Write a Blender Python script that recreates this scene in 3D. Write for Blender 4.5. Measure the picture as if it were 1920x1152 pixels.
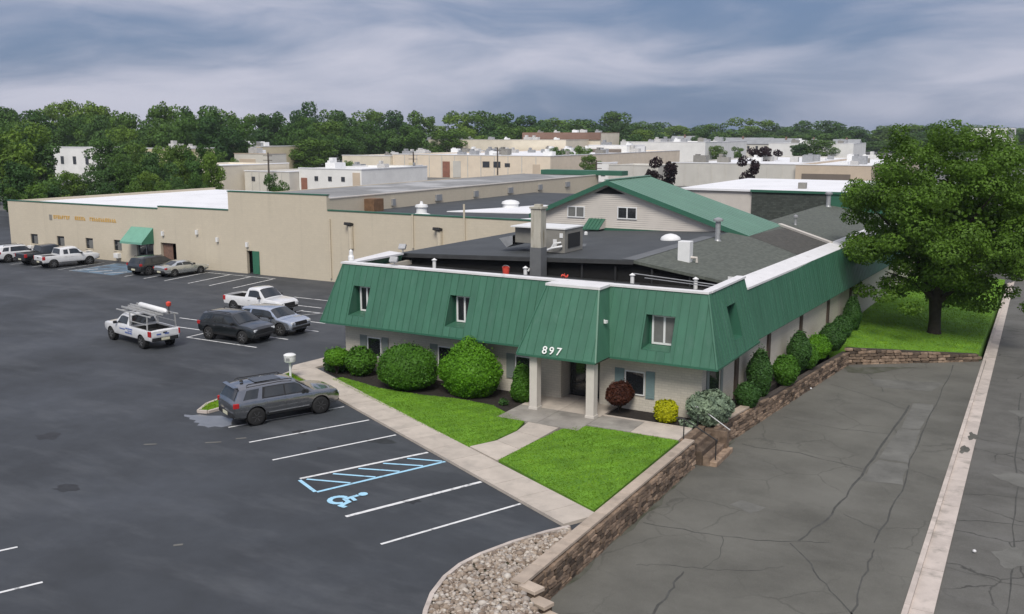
import bpy, bmesh, math, random
import numpy as np
from mathutils import Vector, Matrix

random.seed(11)
rng = np.random.default_rng(11)
scene = bpy.context.scene
for o in list(bpy.data.objects):
    bpy.data.objects.remove(o, do_unlink=True)
COL = scene.collection
R = math.radians

# ------------------------------------------------------------------ camera
cam_data = bpy.data.cameras.new('camera')
cam = bpy.data.objects.new('camera', cam_data)
COL.objects.link(cam)
cam.location = (0, 0, 12.5)
cam.rotation_euler = (R(90 - 10.266), 0, R(29.62))
cam_data.sensor_fit = 'HORIZONTAL'
cam_data.sensor_width = 36
cam_data.lens = 33.75
cam_data.clip_start = 0.5
cam_data.clip_end = 9000
scene.camera = cam

# ------------------------------------------------------------------ sky and sun
SUN_DIR = Vector((0.30, -0.72, 0.90)).normalized()      # towards the sun
SUN_EL = math.asin(SUN_DIR.z)
SUN_ROT = math.atan2(SUN_DIR.x, SUN_DIR.y)
world = bpy.data.worlds.new('World')
scene.world = world
world.use_nodes = True
wt = world.node_tree
wt.nodes.clear()
def wn(t, **k):
    n = wt.nodes.new(t)
    for a, b in k.items():
        setattr(n, a, b)
    return n
def wmath(op, a, b=None, clamp=False):
    n = wn('ShaderNodeMath', operation=op, use_clamp=clamp)
    for i, v in enumerate((a, b)):
        if v is None:
            continue
        if isinstance(v, (int, float)):
            n.inputs[i].default_value = v
        else:
            wt.links.new(v, n.inputs[i])
    return n.outputs[0]
w_out = wn('ShaderNodeOutputWorld')
w_bg = wn('ShaderNodeBackground')
w_bg.inputs['Strength'].default_value = 0.10
sky = wn('ShaderNodeTexSky', sky_type='NISHITA', sun_disc=False)
sky.sun_elevation = SUN_EL
sky.sun_rotation = SUN_ROT
sky.air_density = 1.0
sky.dust_density = 1.6
sky.ozone_density = 2.5
sky_t = wn('ShaderNodeMix', data_type='RGBA', blend_type='MULTIPLY')
sky_t.inputs['Factor'].default_value = 1.0
sky_t.inputs['B'].default_value = (0.46, 0.50, 0.58, 1)
wt.links.new(sky.outputs[0], sky_t.inputs['A'])
# an even blue-grey veil over the physical sky
veil = wn('ShaderNodeMix', data_type='RGBA', blend_type='MIX')
veil.inputs['Factor'].default_value = 0.85
veil.inputs['B'].default_value = (0.86, 1.22, 1.96, 1)
wt.links.new(sky_t.outputs['Result'], veil.inputs['A'])
# wispy cloud sheet: direction projected on a flat layer high above the place
tc = wn('ShaderNodeTexCoord')
sep = wn('ShaderNodeSeparateXYZ')
wt.links.new(tc.outputs['Generated'], sep.inputs[0])
comb = wn('ShaderNodeCombineXYZ')
wt.links.new(sep.outputs['X'], comb.inputs[0]); wt.links.new(sep.outputs['Y'], comb.inputs[1])
wt.links.new(wmath('MULTIPLY', sep.outputs['Z'], 3.4), comb.inputs[2])
mp = wn('ShaderNodeMapping')
mp.inputs['Location'].default_value = (5.55, 0.6, 0.84)
mp.inputs['Rotation'].default_value = (R(14), R(10), 0)
mp.inputs['Scale'].default_value = (1, 1, 1)
wt.links.new(comb.outputs[0], mp.inputs[0])
warp = wn('ShaderNodeTexNoise'); warp.inputs['Scale'].default_value = 2.6; warp.inputs['Detail'].default_value = 2
wt.links.new(mp.outputs[0], warp.inputs['Vector'])
wadd = wn('ShaderNodeMix', data_type='RGBA', blend_type='LINEAR_LIGHT')
wadd.inputs['Factor'].default_value = 0.20
wt.links.new(mp.outputs[0], wadd.inputs['A']); wt.links.new(warp.outputs['Color'], wadd.inputs['B'])
fibre = wn('ShaderNodeMapping')
fibre.inputs['Rotation'].default_value = (0, R(-20), R(30)); fibre.inputs['Scale'].default_value = (1.3, 1.3, 2.0)
wt.links.new(wadd.outputs['Result'], fibre.inputs[0])
n1 = wn('ShaderNodeTexNoise'); n1.inputs['Scale'].default_value = 2.4; n1.inputs['Detail'].default_value = 10; n1.inputs['Roughness'].default_value = 0.54
n2 = wn('ShaderNodeTexNoise'); n2.inputs['Scale'].default_value = 2.1; n2.inputs['Detail'].default_value = 3
wt.links.new(fibre.outputs[0], n1.inputs['Vector']); wt.links.new(mp.outputs[0], n2.inputs['Vector'])
csum = wmath('ADD', wmath('MULTIPLY', n1.outputs['Fac'], 0.62), wmath('MULTIPLY', n2.outputs['Fac'], 0.62))
cr = wn('ShaderNodeValToRGB')
cr.color_ramp.interpolation = 'EASE'
cr.color_ramp.elements[0].position = 0.51; cr.color_ramp.elements[0].color = (0, 0, 0, 1)
cr.color_ramp.elements[1].position = 0.80; cr.color_ramp.elements[1].color = (1, 1, 1, 1)
# cloud cover thickens gently towards the zenith, as under a bright overcast
csum = wmath('ADD', csum, wmath('MULTIPLY', wmath('MAXIMUM', wmath('SUBTRACT', sep.outputs['Z'], 0.10), 0.0), 0.26))
wt.links.new(csum, cr.inputs[0])
cm = wn('ShaderNodeMix', data_type='RGBA', blend_type='MIX')
cm.inputs['B'].default_value = (3.05, 3.10, 3.65, 1)
wt.links.new(cr.outputs[0], cm.inputs['Factor'])
wt.links.new(veil.outputs['Result'], cm.inputs['A'])
wt.links.new(cm.outputs['Result'], w_bg.inputs['Color'])
wt.links.new(w_bg.outputs[0], w_out.inputs[0])

sun_data = bpy.data.lights.new('sun', 'SUN')
sun_data.energy = 1.5
sun_data.angle = R(24)
sun_data.color = (1.0, 0.955, 0.88)
sun = bpy.data.objects.new('sun', sun_data)
COL.objects.link(sun)
sun.rotation_euler = SUN_DIR.to_track_quat('Z', 'Y').to_euler()
sun.location = (0, 0, 60)

scene.view_settings.view_transform = 'Standard'
scene.view_settings.look = 'None'
scene.view_settings.gamma = 1
scene.view_settings.use_curve_mapping = False
scene.view_settings.exposure = 0.92
scene.render.engine = 'CYCLES'
scene.cycles.max_bounces = 6
scene.cycles.transparent_max_bounces = 4

# ------------------------------------------------------------------ helpers
def wloc(o):
    v = Vector((0, 0, 0))
    while o is not None:
        v += Vector(o.location)
        o = o.parent
    return v

def tag(o, label=None, cat=None, group=None, kind=None):
    if label: o['label'] = label
    if cat: o['category'] = cat
    if group: o['group'] = group
    if kind: o['kind'] = kind
    return o

def empty(name, loc, rz=0.0, label=None, cat=None, group=None, kind=None):
    o = bpy.data.objects.new(name, None)
    o.empty_display_size = 0.3
    COL.objects.link(o)
    o.location = loc
    o.rotation_euler = (0, 0, rz)
    return tag(o, label, cat, group, kind)

def link(name, me, parent=None, loc=(0, 0, 0), rot=(0, 0, 0), scale=(1, 1, 1)):
    o = bpy.data.objects.new(name, me)
    COL.objects.link(o)
    o.location = loc; o.rotation_euler = rot; o.scale = scale
    if parent is not None:
        o.parent = parent
    return o

class MB:
    def __init__(s):
        s.v = []; s.f = []
    def add(s, vs, fs):
        n = len(s.v)
        s.v += [tuple(p) for p in vs]
        s.f += [tuple(i + n for i in f) for f in fs]
        return s
    def box(s, x0, x1, y0, y1, z0, z1):
        x0, x1 = sorted((x0, x1)); y0, y1 = sorted((y0, y1)); z0, z1 = sorted((z0, z1))
        return s.add([(x0, y0, z0), (x1, y0, z0), (x1, y1, z0), (x0, y1, z0), (x0, y0, z1), (x1, y0, z1), (x1, y1, z1), (x0, y1, z1)],
                     [(0, 3, 2, 1), (4, 5, 6, 7), (0, 1, 5, 4), (1, 2, 6, 5), (2, 3, 7, 6), (3, 0, 4, 7)])
    def obox(s, c, size, rz=0.0, rx=0.0):
        m = Matrix.Translation(c) @ Matrix.Rotation(rz, 4, 'Z') @ Matrix.Rotation(rx, 4, 'X')
        a, b, d = (q / 2 for q in size)
        pts = [(-a, -b, -d), (a, -b, -d), (a, b, -d), (-a, b, -d), (-a, -b, d), (a, -b, d), (a, b, d), (-a, b, d)]
        return s.add([m @ Vector(p) for p in pts], [(0, 3, 2, 1), (4, 5, 6, 7), (0, 1, 5, 4), (1, 2, 6, 5), (2, 3, 7, 6), (3, 0, 4, 7)])
    def bar(s, p, q, w, h):
        """rectangular bar from p to q"""
        p, q = Vector(p), Vector(q); d = (q - p).normalized()
        up = Vector((0, 0, 1)) if abs(d.z) < .95 else Vector((1, 0, 0))
        a = d.cross(up).normalized() * (w / 2); b = a.cross(d).normalized() * (h / 2)
        return s.add([p - a - b, p + a - b, p + a + b, p - a + b, q - a - b, q + a - b, q + a + b, q - a + b],
                     [(0, 1, 2, 3), (7, 6, 5, 4), (0, 4, 5, 1), (1, 5, 6, 2), (2, 6, 7, 3), (3, 7, 4, 0)])
    def face(s, pts):
        return s.add(pts, [tuple(range(len(pts)))])
    def prism(s, poly, z0, z1):
        n = len(poly)
        area = sum(poly[i][0] * poly[(i + 1) % n][1] - poly[(i + 1) % n][0] * poly[i][1] for i in range(n))
        if area < 0: poly = poly[::-1]
        zt = z1 if callable(z1) else (lambda x, y: z1)
        return s.add([(x, y, z0) for x, y in poly] + [(x, y, zt(x, y)) for x, y in poly],
                     [tuple(range(n - 1, -1, -1)), tuple(range(n, 2 * n))] + [(i, (i + 1) % n, n + (i + 1) % n, n + i) for i in range(n)])
    def tube(s, path, rad, n=10, caps=True):
        path = [Vector(p) for p in path]
        rads = rad if isinstance(rad, (list, tuple)) else [rad] * len(path)
        base = len(s.v); prev = None
        for i, p in enumerate(path):
            d = (path[min(i + 1, len(path) - 1)] - path[max(i - 1, 0)]).normalized()
            if prev is None:
                ref = Vector((0, 0, 1)) if abs(d.z) < .9 else Vector((1, 0, 0))
                a = d.cross(ref).normalized()
            else:
                a = (prev - d * prev.dot(d)).normalized()
            prev = a; b = d.cross(a)
            for k in range(n):
                t = 2 * math.pi * k / n
                s.v.append(tuple(p + (a * math.cos(t) + b * math.sin(t)) * rads[i]))
        for i in range(len(path) - 1):
            for k in range(n):
                k2 = (k + 1) % n
                s.f.append((base + i * n + k, base + i * n + k2, base + (i + 1) * n + k2, base + (i + 1) * n + k))
        if caps:
            s.f.append(tuple(base + k for k in range(n - 1, -1, -1)))
            s.f.append(tuple(base + (len(path) - 1) * n + k for k in range(n)))
        return s
    def lathe(s, prof, c=(0, 0, 0), n=16, axis='Z'):
        base = len(s.v)
        for r, z in prof:
            for k in range(n):
                t = 2 * math.pi * k / n
                p = (r * math.cos(t), r * math.sin(t), z)
                if axis == 'Y': p = (p[0], p[2], p[1])
                s.v.append((c[0] + p[0], c[1] + p[1], c[2] + p[2]))
        for i in range(len(prof) - 1):
            for k in range(n):
                k2 = (k + 1) % n
                q = (base + i * n + k, base + i * n + k2, base + (i + 1) * n + k2, base + (i + 1) * n + k)
                s.f.append(q if axis == 'Z' else q[::-1])
        a = tuple(base + k for k in range(n - 1, -1, -1)); b = tuple(base + (len(prof) - 1) * n + k for k in range(n))
        if prof[0][0] > 1e-4: s.f.append(a if axis == 'Z' else a[::-1])
        if prof[-1][0] > 1e-4: s.f.append(b if axis == 'Z' else b[::-1])
        return s
    def mesh(s, name, mat=None, off=(0, 0, 0), smooth=None):
        me = bpy.data.meshes.new(name)
        me.from_pydata([(p[0] - off[0], p[1] - off[1], p[2] - off[2]) for p in s.v], [], s.f)
        if mat is not None: me.materials.append(mat)
        me.update()
        if smooth is not None:
            me.shade_smooth()
            me.set_sharp_from_angle(angle=R(smooth))
        return me
    def build(s, name, mat, parent=None, world=True, smooth=None, bevel=0.0):
        off = wloc(parent) if (parent is not None and world) else (0, 0, 0)
        o = link(name, s.mesh(name, mat, off, smooth), parent)
        if bevel:
            b = o.modifiers.new('bevel', 'BEVEL'); b.width = bevel; b.segments = 2; b.limit_method = 'ANGLE'
        return o

def copy_tree(o, parent=None):
    c = o.copy()
    COL.objects.link(c)
    c.parent = parent
    for ch in list(o.children):
        copy_tree(ch, c)
    return c

# ------------------------------------------------------------------ materials
def nodes(name):
    m = bpy.data.materials.new(name)
    m.use_nodes = True
    nt = m.node_tree
    b = nt.nodes['Principled BSDF']
    return m, nt, b

class NT:
    def __init__(s, nt): s.nt = nt
    def n(s, t, **k):
        x = s.nt.nodes.new(t)
        for a, b in k.items(): setattr(x, a, b)
        return x
    def l(s, a, b): s.nt.links.new(a, b)
    def noise(s, vec, scale, detail=5, rough=.55, out='Fac'):
        x = s.n('ShaderNodeTexNoise')
        x.inputs['Scale'].default_value = scale; x.inputs['Detail'].default_value = detail; x.inputs['Roughness'].default_value = rough
        s.l(vec, x.inputs['Vector'])
        return x.outputs[out]
    def ramp(s, v, p0, p1, c0=0., c1=1.):
        x = s.n('ShaderNodeMapRange'); x.clamp = True
        x.inputs[1].default_value = p0; x.inputs[2].default_value = p1; x.inputs[3].default_value = c0; x.inputs[4].default_value = c1
        s.l(v, x.inputs[0])
        return x.outputs[0]
    def math(s, op, a, b=0.0):
        x = s.n('ShaderNodeMath', operation=op)
        for i, v in enumerate((a, b)):
            if isinstance(v, (int, float)): x.inputs[i].default_value = v
            else: s.l(v, x.inputs[i])
        return x.outputs[0]
    def mix(s, f, a, b, mode='MIX'):
        x = s.n('ShaderNodeMix', data_type='RGBA', blend_type=mode)
        for key, v in (('Factor', f), ('A', a), ('B', b)):
            if isinstance(v, (int, float)): x.inputs[key].default_value = v
            elif isinstance(v, (tuple, list)): x.inputs[key].default_value = (*v[:3], 1)
            else: s.l(v, x.inputs[key])
        return x.outputs['Result']
    def bump(s, h, strength, dist, bsdf):
        x = s.n('ShaderNodeBump'); x.inputs['Strength'].default_value = strength; x.inputs['Distance'].default_value = dist
        s.l(h, x.inputs['Height']); s.l(x.outputs[0], bsdf.inputs['Normal'])

def pos(T, scale=(1, 1, 1), rot=(0, 0, 0), obj=False):
    if obj:
        v = T.n('ShaderNodeTexCoord').outputs['Object']
    else:
        v = T.n('ShaderNodeNewGeometry').outputs['Position']
    if scale != (1, 1, 1) or rot != (0, 0, 0):
        m = T.n('ShaderNodeMapping')
        m.inputs['Scale'].default_value = scale; m.inputs['Rotation'].default_value = rot
        T.l(v, m.inputs[0]); v = m.outputs[0]
    return v

def mat(name, col, rough=.75, var=.12, scale=1.2, bump=0., bscale=30., bdist=.01, metal=0., rnd=0., spec=.5, stain=None, stain_amt=.5, stain_scale=.5, stain_th=(.55, .75), streak=(1, 1, 1), coat=0.):
    m, nt, b = nodes(name)
    T = NT(nt)
    p = pos(T, streak)
    n = T.noise(p, scale, 7, .6)
    lo = tuple(c * (1 - var) for c in col); hi = tuple(min(1, c * (1 + var)) for c in col)
    c = T.mix(T.ramp(n, .3, .7), lo, hi)
    if stain is not None:
        s2 = T.noise(p, stain_scale, 8, .62)
        c = T.mix(T.math('MULTIPLY', T.ramp(s2, *stain_th), stain_amt), c, stain)
    if rnd:
        oi = T.n('ShaderNodeObjectInfo')
        k = T.ramp(oi.outputs['Random'], 0, 1, 1 - rnd, 1 + rnd)
        cc = T.n('ShaderNodeCombineColor')
        for i in range(3): T.l(k, cc.inputs[i])
        c = T.mix(1.0, c, cc.outputs[0], 'MULTIPLY')
    T.l(c, b.inputs['Base Color'])
    b.inputs['Roughness'].default_value = rough
    b.inputs['Metallic'].default_value = metal
    b.inputs['Specular IOR Level'].default_value = spec
    if coat: b.inputs['Coat Weight'].default_value = coat; b.inputs['Coat Roughness'].default_value = .06
    if bump:
        T.bump(T.noise(pos(T), bscale, 6, .65), bump, bdist, b)
    return m

def leafmat(name, col, var=.35, scale=.9, trans=.25, rough=.55, rnd=.0, fine=9., stripe=0.):
    m, nt, b = nodes(name)
    T = NT(nt)
    p = pos(T)
    n = T.noise(p, scale, 3, .5)
    f = T.noise(p, fine, 2, .6)
    k = T.math('ADD', T.math('MULTIPLY', n, .55), T.math('MULTIPLY', f, .45))
    lo = tuple(c * (1 - var) for c in col); hi = (col[0] * (1 + var * 1.35), col[1] * (1 + var), col[2] * (1 + var * .6))
    c = T.mix(T.ramp(k, .32, .68), lo, hi)
    if stripe:
        wv = T.n('ShaderNodeTexWave'); wv.inputs['Scale'].default_value = .42; wv.inputs['Distortion'].default_value = 2.2; wv.inputs['Detail'].default_value = 2
        T.l(pos(T, (1, 1, 1), (0, 0, R(35))), wv.inputs['Vector'])
        c = T.mix(T.math('MULTIPLY', T.ramp(wv.outputs['Fac'], .3, .7), stripe), c, tuple(q * .62 for q in col))
        c = T.mix(T.math('MULTIPLY', T.ramp(T.noise(p, 1.7, 5, .65), .60, .74), stripe * .9), c, (col[0] * 1.75, col[1] * 1.05, col[2] * 1.6))
    if rnd:
        oi = T.n('ShaderNodeObjectInfo')
        kk = T.ramp(oi.outputs['Random'], 0, 1, 1 - rnd, 1 + rnd)
        cc = T.n('ShaderNodeCombineColor')
        T.l(T.math('POWER', kk, 1.5), cc.inputs[0]); T.l(kk, cc.inputs[1]); T.l(kk, cc.inputs[2])
        c = T.mix(1.0, c, cc.outputs[0], 'MULTIPLY')
    T.l(c, b.inputs['Base Color'])
    b.inputs['Roughness'].default_value = rough
    b.inputs['Specular IOR Level'].default_value = .18
    tr = T.n('ShaderNodeBsdfTranslucent')
    T.l(T.mix(.5, c, tuple(q * 1.3 for q in (col[0] * 1.3, col[1] * 1.2, col[2] * .6))), tr.inputs['Color'])
    ms = T.n('ShaderNodeMixShader'); ms.inputs[0].default_value = trans
    T.l(b.outputs[0], ms.inputs[1]); T.l(tr.outputs[0], ms.inputs[2])
    T.l(ms.outputs[0], nt.nodes['Material Output'].inputs['Surface'])
    return m

def asphalt(name, col, var, big, tint=None, rough=(.62, .9), cracks=0., blotch=.5, speck=.25):
    m, nt, b = nodes(name)
    T = NT(nt)
    p = pos(T)
    n1 = T.noise(p, big, 8, .62)
    n2 = T.noise(pos(T, (.16, .5, 1), (0, 0, R(26))), 1.0, 7, .65)
    n3 = T.noise(p, 38, 3, .7)
    lo = tuple(c * (1 - var) for c in col); hi = tuple(c * (1 + var) for c in col)
    c = T.mix(T.ramp(n1, .28, .72), lo, hi)
    c = T.mix(T.math('MULTIPLY', T.ramp(n2, .5, .78), blotch), c, tint or tuple(q * 1.5 for q in col))
    c = T.mix(T.math('MULTIPLY', T.ramp(T.noise(p, .33, 9, .7), .56, .72), .55), c, tuple(q * .62 for q in col))
    c = T.mix(T.math('MULTIPLY', T.ramp(n3, .52, .75), speck), c, tuple(min(1, q * 2.4 + .02) for q in col))
    if cracks:
        wv = T.mix(.35, p, T.noise(p, .9, 5, .6, 'Color'), 'LINEAR_LIGHT')
        vo = T.n('ShaderNodeTexVoronoi', feature='DISTANCE_TO_EDGE'); vo.inputs['Scale'].default_value = .34
        T.l(wv, vo.inputs['Vector'])
        keep = T.ramp(T.noise(p, .21, 3, .5), .44, .56)
        line = T.math('MULTIPLY', T.ramp(vo.outputs['Distance'], .004, .014, 1, 0), keep)
        c = T.mix(T.math('MULTIPLY', line, cracks), c, tuple(q * .34 for q in col))
    T.l(c, b.inputs['Base Color'])
    T.l(T.ramp(n1, .3, .7, rough[1], rough[0]), b.inputs['Roughness'])
    b.inputs['Specular IOR Level'].default_value = .42
    T.bump(T.noise(p, 55, 3, .7), .25, .012, b)
    return m

def block(name, col, bw, bh, mortar, var=.06, axis='XZ', msize=.012, bump=.35, stain=None, plan=False):
    """masonry: fine coursing as relief and slight tone"""
    m, nt, b = nodes(name)
    T = NT(nt)
    g_ = T.n('ShaderNodeNewGeometry')
    s_ = T.n('ShaderNodeSeparateXYZ'); T.l(g_.outputs['Position'], s_.inputs[0])
    c_ = T.n('ShaderNodeCombineXYZ')
    T.l(T.math('ADD', s_.outputs['X'], s_.outputs['Y']), c_.inputs[0])
    T.l(s_.outputs['X' if plan else 'Z'], c_.inputs[1])
    if plan: T.l(s_.outputs['Y'], c_.inputs[0])
    br = T.n('ShaderNodeTexBrick')
    br.inputs['Scale'].default_value = 1
    br.inputs['Brick Width'].default_value = bw; br.inputs['Row Height'].default_value = bh
    br.inputs['Mortar Size'].default_value = msize; br.inputs['Mortar Smooth'].default_value = .3
    br.inputs['Color1'].default_value = (*[c * (1 - var) for c in col], 1)
    br.inputs['Color2'].default_value = (*[min(1, c * (1 + var)) for c in col], 1)
    br.inputs['Mortar'].default_value = (*mortar, 1)
    T.l(c_.outputs[0], br.inputs['Vector'])
    p = g_.outputs['Position']
    c = T.mix(T.ramp(T.noise(p, .35, 7, .6), .3, .7, 0, .35), br.outputs['Color'], tuple(q * .84 for q in col))
    mp_ = T.n('ShaderNodeMapping'); mp_.inputs['Scale'].default_value = (2.2, 2.2, .12); T.l(p, mp_.inputs[0])
    c = T.mix(T.ramp(T.noise(mp_.outputs[0], 1, 5, .6), .55, .8, 0, .30), c, stain or tuple(q * .66 for q in col))
    T.l(c, b.inputs['Base Color'])
    b.inputs['Roughness'].default_value = .85
    T.bump(br.outputs['Fac'], -bump, .01, b)
    return m

M = {}
M['asphalt_lot'] = asphalt('asphalt_lot', (.047, .052, .059), .34, .16, (.104, .110, .118), (.55, .82), blotch=.75, speck=.2)
M['asphalt_old'] = asphalt('asphalt_old', (.118, .115, .099), .34, .22, (.160, .156, .138), (.75, .95), cracks=.35, blotch=.55, speck=.35)
M['asphalt_street'] = asphalt('asphalt_street', (.108, .105, .094), .24, .6, (.16, .157, .148), (.75, .95), cracks=.75, blotch=.6, speck=.4)
M['patch'] = asphalt('asphalt_patch', (.140, .138, .124), .25, .9, None, (.75, .95), blotch=.3)
M['crack'] = mat('crack_fill', (.066, .066, .060), .9, .3, 3)
M['ground'] = mat('open_ground', (.085, .115, .045), .95, .4, .05, stain=(.16, .15, .13), stain_scale=.02)
M['rear'] = mat('rear_yard', (.15, .15, .145), .95, .25, .06, stain=(.08, .11, .04), stain_scale=.03)
M['paint'] = mat('white_paint', (.74, .74, .73), .7, .10, 4, stain=(.16, .165, .17), stain_amt=.85, stain_scale=3.2, stain_th=(.52, .68))
M['paint_worn'] = mat('worn_white_paint', (.52, .52, .51), .75, .14, 3, stain=(.10, .105, .11), stain_amt=.9, stain_scale=2.4, stain_th=(.48, .66))
M['paint_blue'] = mat('light_blue_paint', (.38, .66, .84), .7, .10, 4, stain=(.15, .19, .22), stain_amt=.7, stain_scale=3., stain_th=(.56, .72))
M['paint_blue_faded'] = mat('faded_blue_paint', (.12, .19, .26), .8, .2, 1.4, stain=(.07, .075, .085), stain_amt=.8, stain_scale=.8, stain_th=(.45, .62))
M['concrete'] = mat('sidewalk_concrete', (.50, .44, .375), .9, .13, 1.1, .4, 60, .006, rnd=.07, stain=(.25, .23, .20), stain_amt=.6, stain_scale=.9, stain_th=(.52, .75))
M['concrete_dark'] = mat('damp_concrete', (.27, .25, .22), .85, .25, .9, .3, 50, .006, rnd=.05, stain=(.40, .38, .33), stain_amt=.7, stain_scale=.7, stain_th=(.5, .68))
M['curb'] = mat('kerb_concrete', (.52, .455, .405), .9, .14, 1.4, .5, 50, .006, rnd=.07, stain=(.22, .20, .17), stain_amt=.7, stain_scale=1.3, stain_th=(.54, .72))
M['cap'] = mat('wall_cap', (.42, .345, .275), .85, .16, 2.2, .4, 45, .006, rnd=.10, stain=(.20, .16, .13), stain_amt=.5, stain_scale=1.7)
M['stone'] = mat('wall_stone', (.165, .116, .080), .88, .35, 5, .7, 22, .02, rnd=.65, stain=(.34, .25, .18), stain_amt=.7, stain_scale=2.2, stain_th=(.5, .7))
M['mortar'] = mat('wall_mortar', (.060, .048, .040), .95, .3, 3, .5, 20)
M['foot_dirt'] = mat('damp_wall_foot', (.098, .098, .078), .95, .3, 1.5, .3, 30, stain=(.050, .054, .028), stain_amt=.8, stain_scale=1.4, stain_th=(.46, .62))
M['moss'] = mat('mossy_soil', (.055, .060, .028), .95, .4, 2.5, .5, 30)
M['mulch'] = mat('dark_mulch', (.022, .017, .013), .95, .45, 7, .9, 45, .03)
M['green_panel'] = mat('green_metal_panel', (.048, .148, .094), .48, .10, .8, rnd=.07, spec=.45, stain=(.090, .190, .142), stain_amt=.55, stain_scale=1.0, streak=(2.6, 2.6, .35))
M['green_trim'] = mat('green_metal_trim', (.036, .130, .082), .45, .08, 1.2)
M['green_roof'] = mat('green_metal_roof', (.125, .245, .180), .5, .06, .5, rnd=.04)  # paler than the mansard green: brightness of upward faces put into the colour
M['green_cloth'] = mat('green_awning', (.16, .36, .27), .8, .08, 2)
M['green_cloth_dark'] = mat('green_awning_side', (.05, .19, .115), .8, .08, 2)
M['white_trim'] = mat('white_trim', (.78, .78, .77), .5, .05, 2)
M['white_cap'] = mat('white_roof_coating', (.74, .73, .73), .7, .06, 1.2, stain=(.40, .37, .36), stain_amt=.65, stain_scale=1.6, stain_th=(.58, .74))
M['white_roof'] = mat('white_membrane', (.82, .82, .83), .7, .04, .4, stain=(.55, .55, .56), stain_amt=.5, stain_scale=.25, stain_th=(.52, .75))
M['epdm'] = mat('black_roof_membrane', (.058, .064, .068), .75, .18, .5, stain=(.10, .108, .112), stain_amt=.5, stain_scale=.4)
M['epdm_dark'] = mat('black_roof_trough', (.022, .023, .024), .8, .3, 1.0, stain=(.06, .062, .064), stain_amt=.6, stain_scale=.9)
M['epdm_light'] = mat('grey_roof_seam', (.135, .142, .148), .8, .12, 1)
M['shingle'] = block('asphalt_shingle', (.105, .116, .096), .33, .16, (.08, .086, .073), .22, msize=.010, bump=.4, plan=True)
M['shingle_brown'] = block('brown_shingle', (.074, .070, .059), .33, .16, (.052, .05, .042), .22, msize=.010, bump=.4, plan=True)
M['shingle_wall'] = block('shingle_wall', (.060, .070, .060), .33, .16, (.035, .04, .035), .3, msize=.012, bump=.4)
M['brick_white'] = block('white_brick', (.60, .555, .465), .30, .115, (.48, .44, .37), .05, msize=.010, bump=.5)
M['tan_block'] = block('tan_block_wall', (.60, .53, .41), .40, .20, (.56, .495, .38), .025, msize=.012, bump=.3)
M['column'] = mat('porch_column', (.60, .56, .50), .8, .05, 2)
M['siding'] = mat('clapboard', (.60, .555, .50), .7, .05, 1.2)
M['brown_trim'] = mat('brown_trim', (.085, .062, .045), .8, .2, 2)
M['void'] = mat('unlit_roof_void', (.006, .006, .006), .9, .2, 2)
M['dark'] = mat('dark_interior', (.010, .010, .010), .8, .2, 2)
M['glass'] = mat('window_glass', (.020, .023, .026), .07, .2, 1.5, spec=.8)
M['glass_blind'] = mat('window_with_blind', (.17, .17, .16), .25, .12, 3, spec=.7)
M['shutter'] = mat('teal_shutter', (.19, .27, .27), .7, .08, 3)
M['shutter_grey'] = mat('grey_shutter', (.22, .25, .23), .7, .08, 3)
M['galv'] = mat('galvanised_metal', (.38, .385, .39), .45, .15, 2.5, metal=.4)
M['hvac'] = mat('hvac_cabinet', (.235, .225, .20), .6, .12, 1.5, rnd=.1)
M['hvac_light'] = mat('pale_hvac', (.52, .51, .49), .6, .12, 1.2, rnd=.15)
M['chimney'] = mat('chimney_render', (.47, .445, .375), .9, .10, 1.5, stain=(.20, .16, .10), stain_amt=.8, stain_scale=1.3, streak=(2.5, 2.5, .5), stain_th=(.5, .7))
M['chimney_base'] = mat('chimney_flashing', (.14, .145, .148), .8, .14, 2)
M['red'] = mat('red_plastic', (.72, .075, .045), .5, .06, 2)
M['rust'] = mat('rusty_brown', (.17, .095, .05), .85, .3, 3)
M['yellow_letter'] = mat('yellow_letter', (.62, .36, .055), .6, .12, 2)
M['blue_letter'] = mat('blue_decal', (.10, .16, .42), .5, .1, 2)
M['white_letter'] = mat('white_letter', (.82, .83, .80), .5, .04, 2)
M['door_green'] = mat('green_door', (.035, .155, .090), .6, .08, 2)
M['door_brick'] = mat('brown_door_wall', (.19, .11, .08), .8, .3, 4)
M['iron'] = mat('black_iron', (.02, .02, .02), .6, .1, 2)
M['wood_pole'] = mat('pole_wood', (.10, .082, .065), .9, .2, 3)
M['bark'] = mat('bark', (.040, .032, .024), .95, .35, 5, .8, 14, .04)
M['grass_soil'] = mat('lawn_turf', (.132, .285, .018), .9, .28, .8, .7, 55, .03, stain=(.055, .165, .014), stain_amt=.6, stain_scale=1.1, stain_th=(.48, .7))
M['grass'] = leafmat('grass_blade', (.158, .322, .024), .40, .9, .25, .6, fine=2.2, stripe=.45)
M['grass_lime'] = leafmat('lime_grass', (.180, .330, .022), .38, .7, .25, .6, fine=2.2, stripe=.35)
M['pale_patch'] = mat('pale_gloss_grey', (.20, .205, .215), .12, .10, 1.5, spec=.6)  # plain light grey colour with a smooth finish
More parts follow.
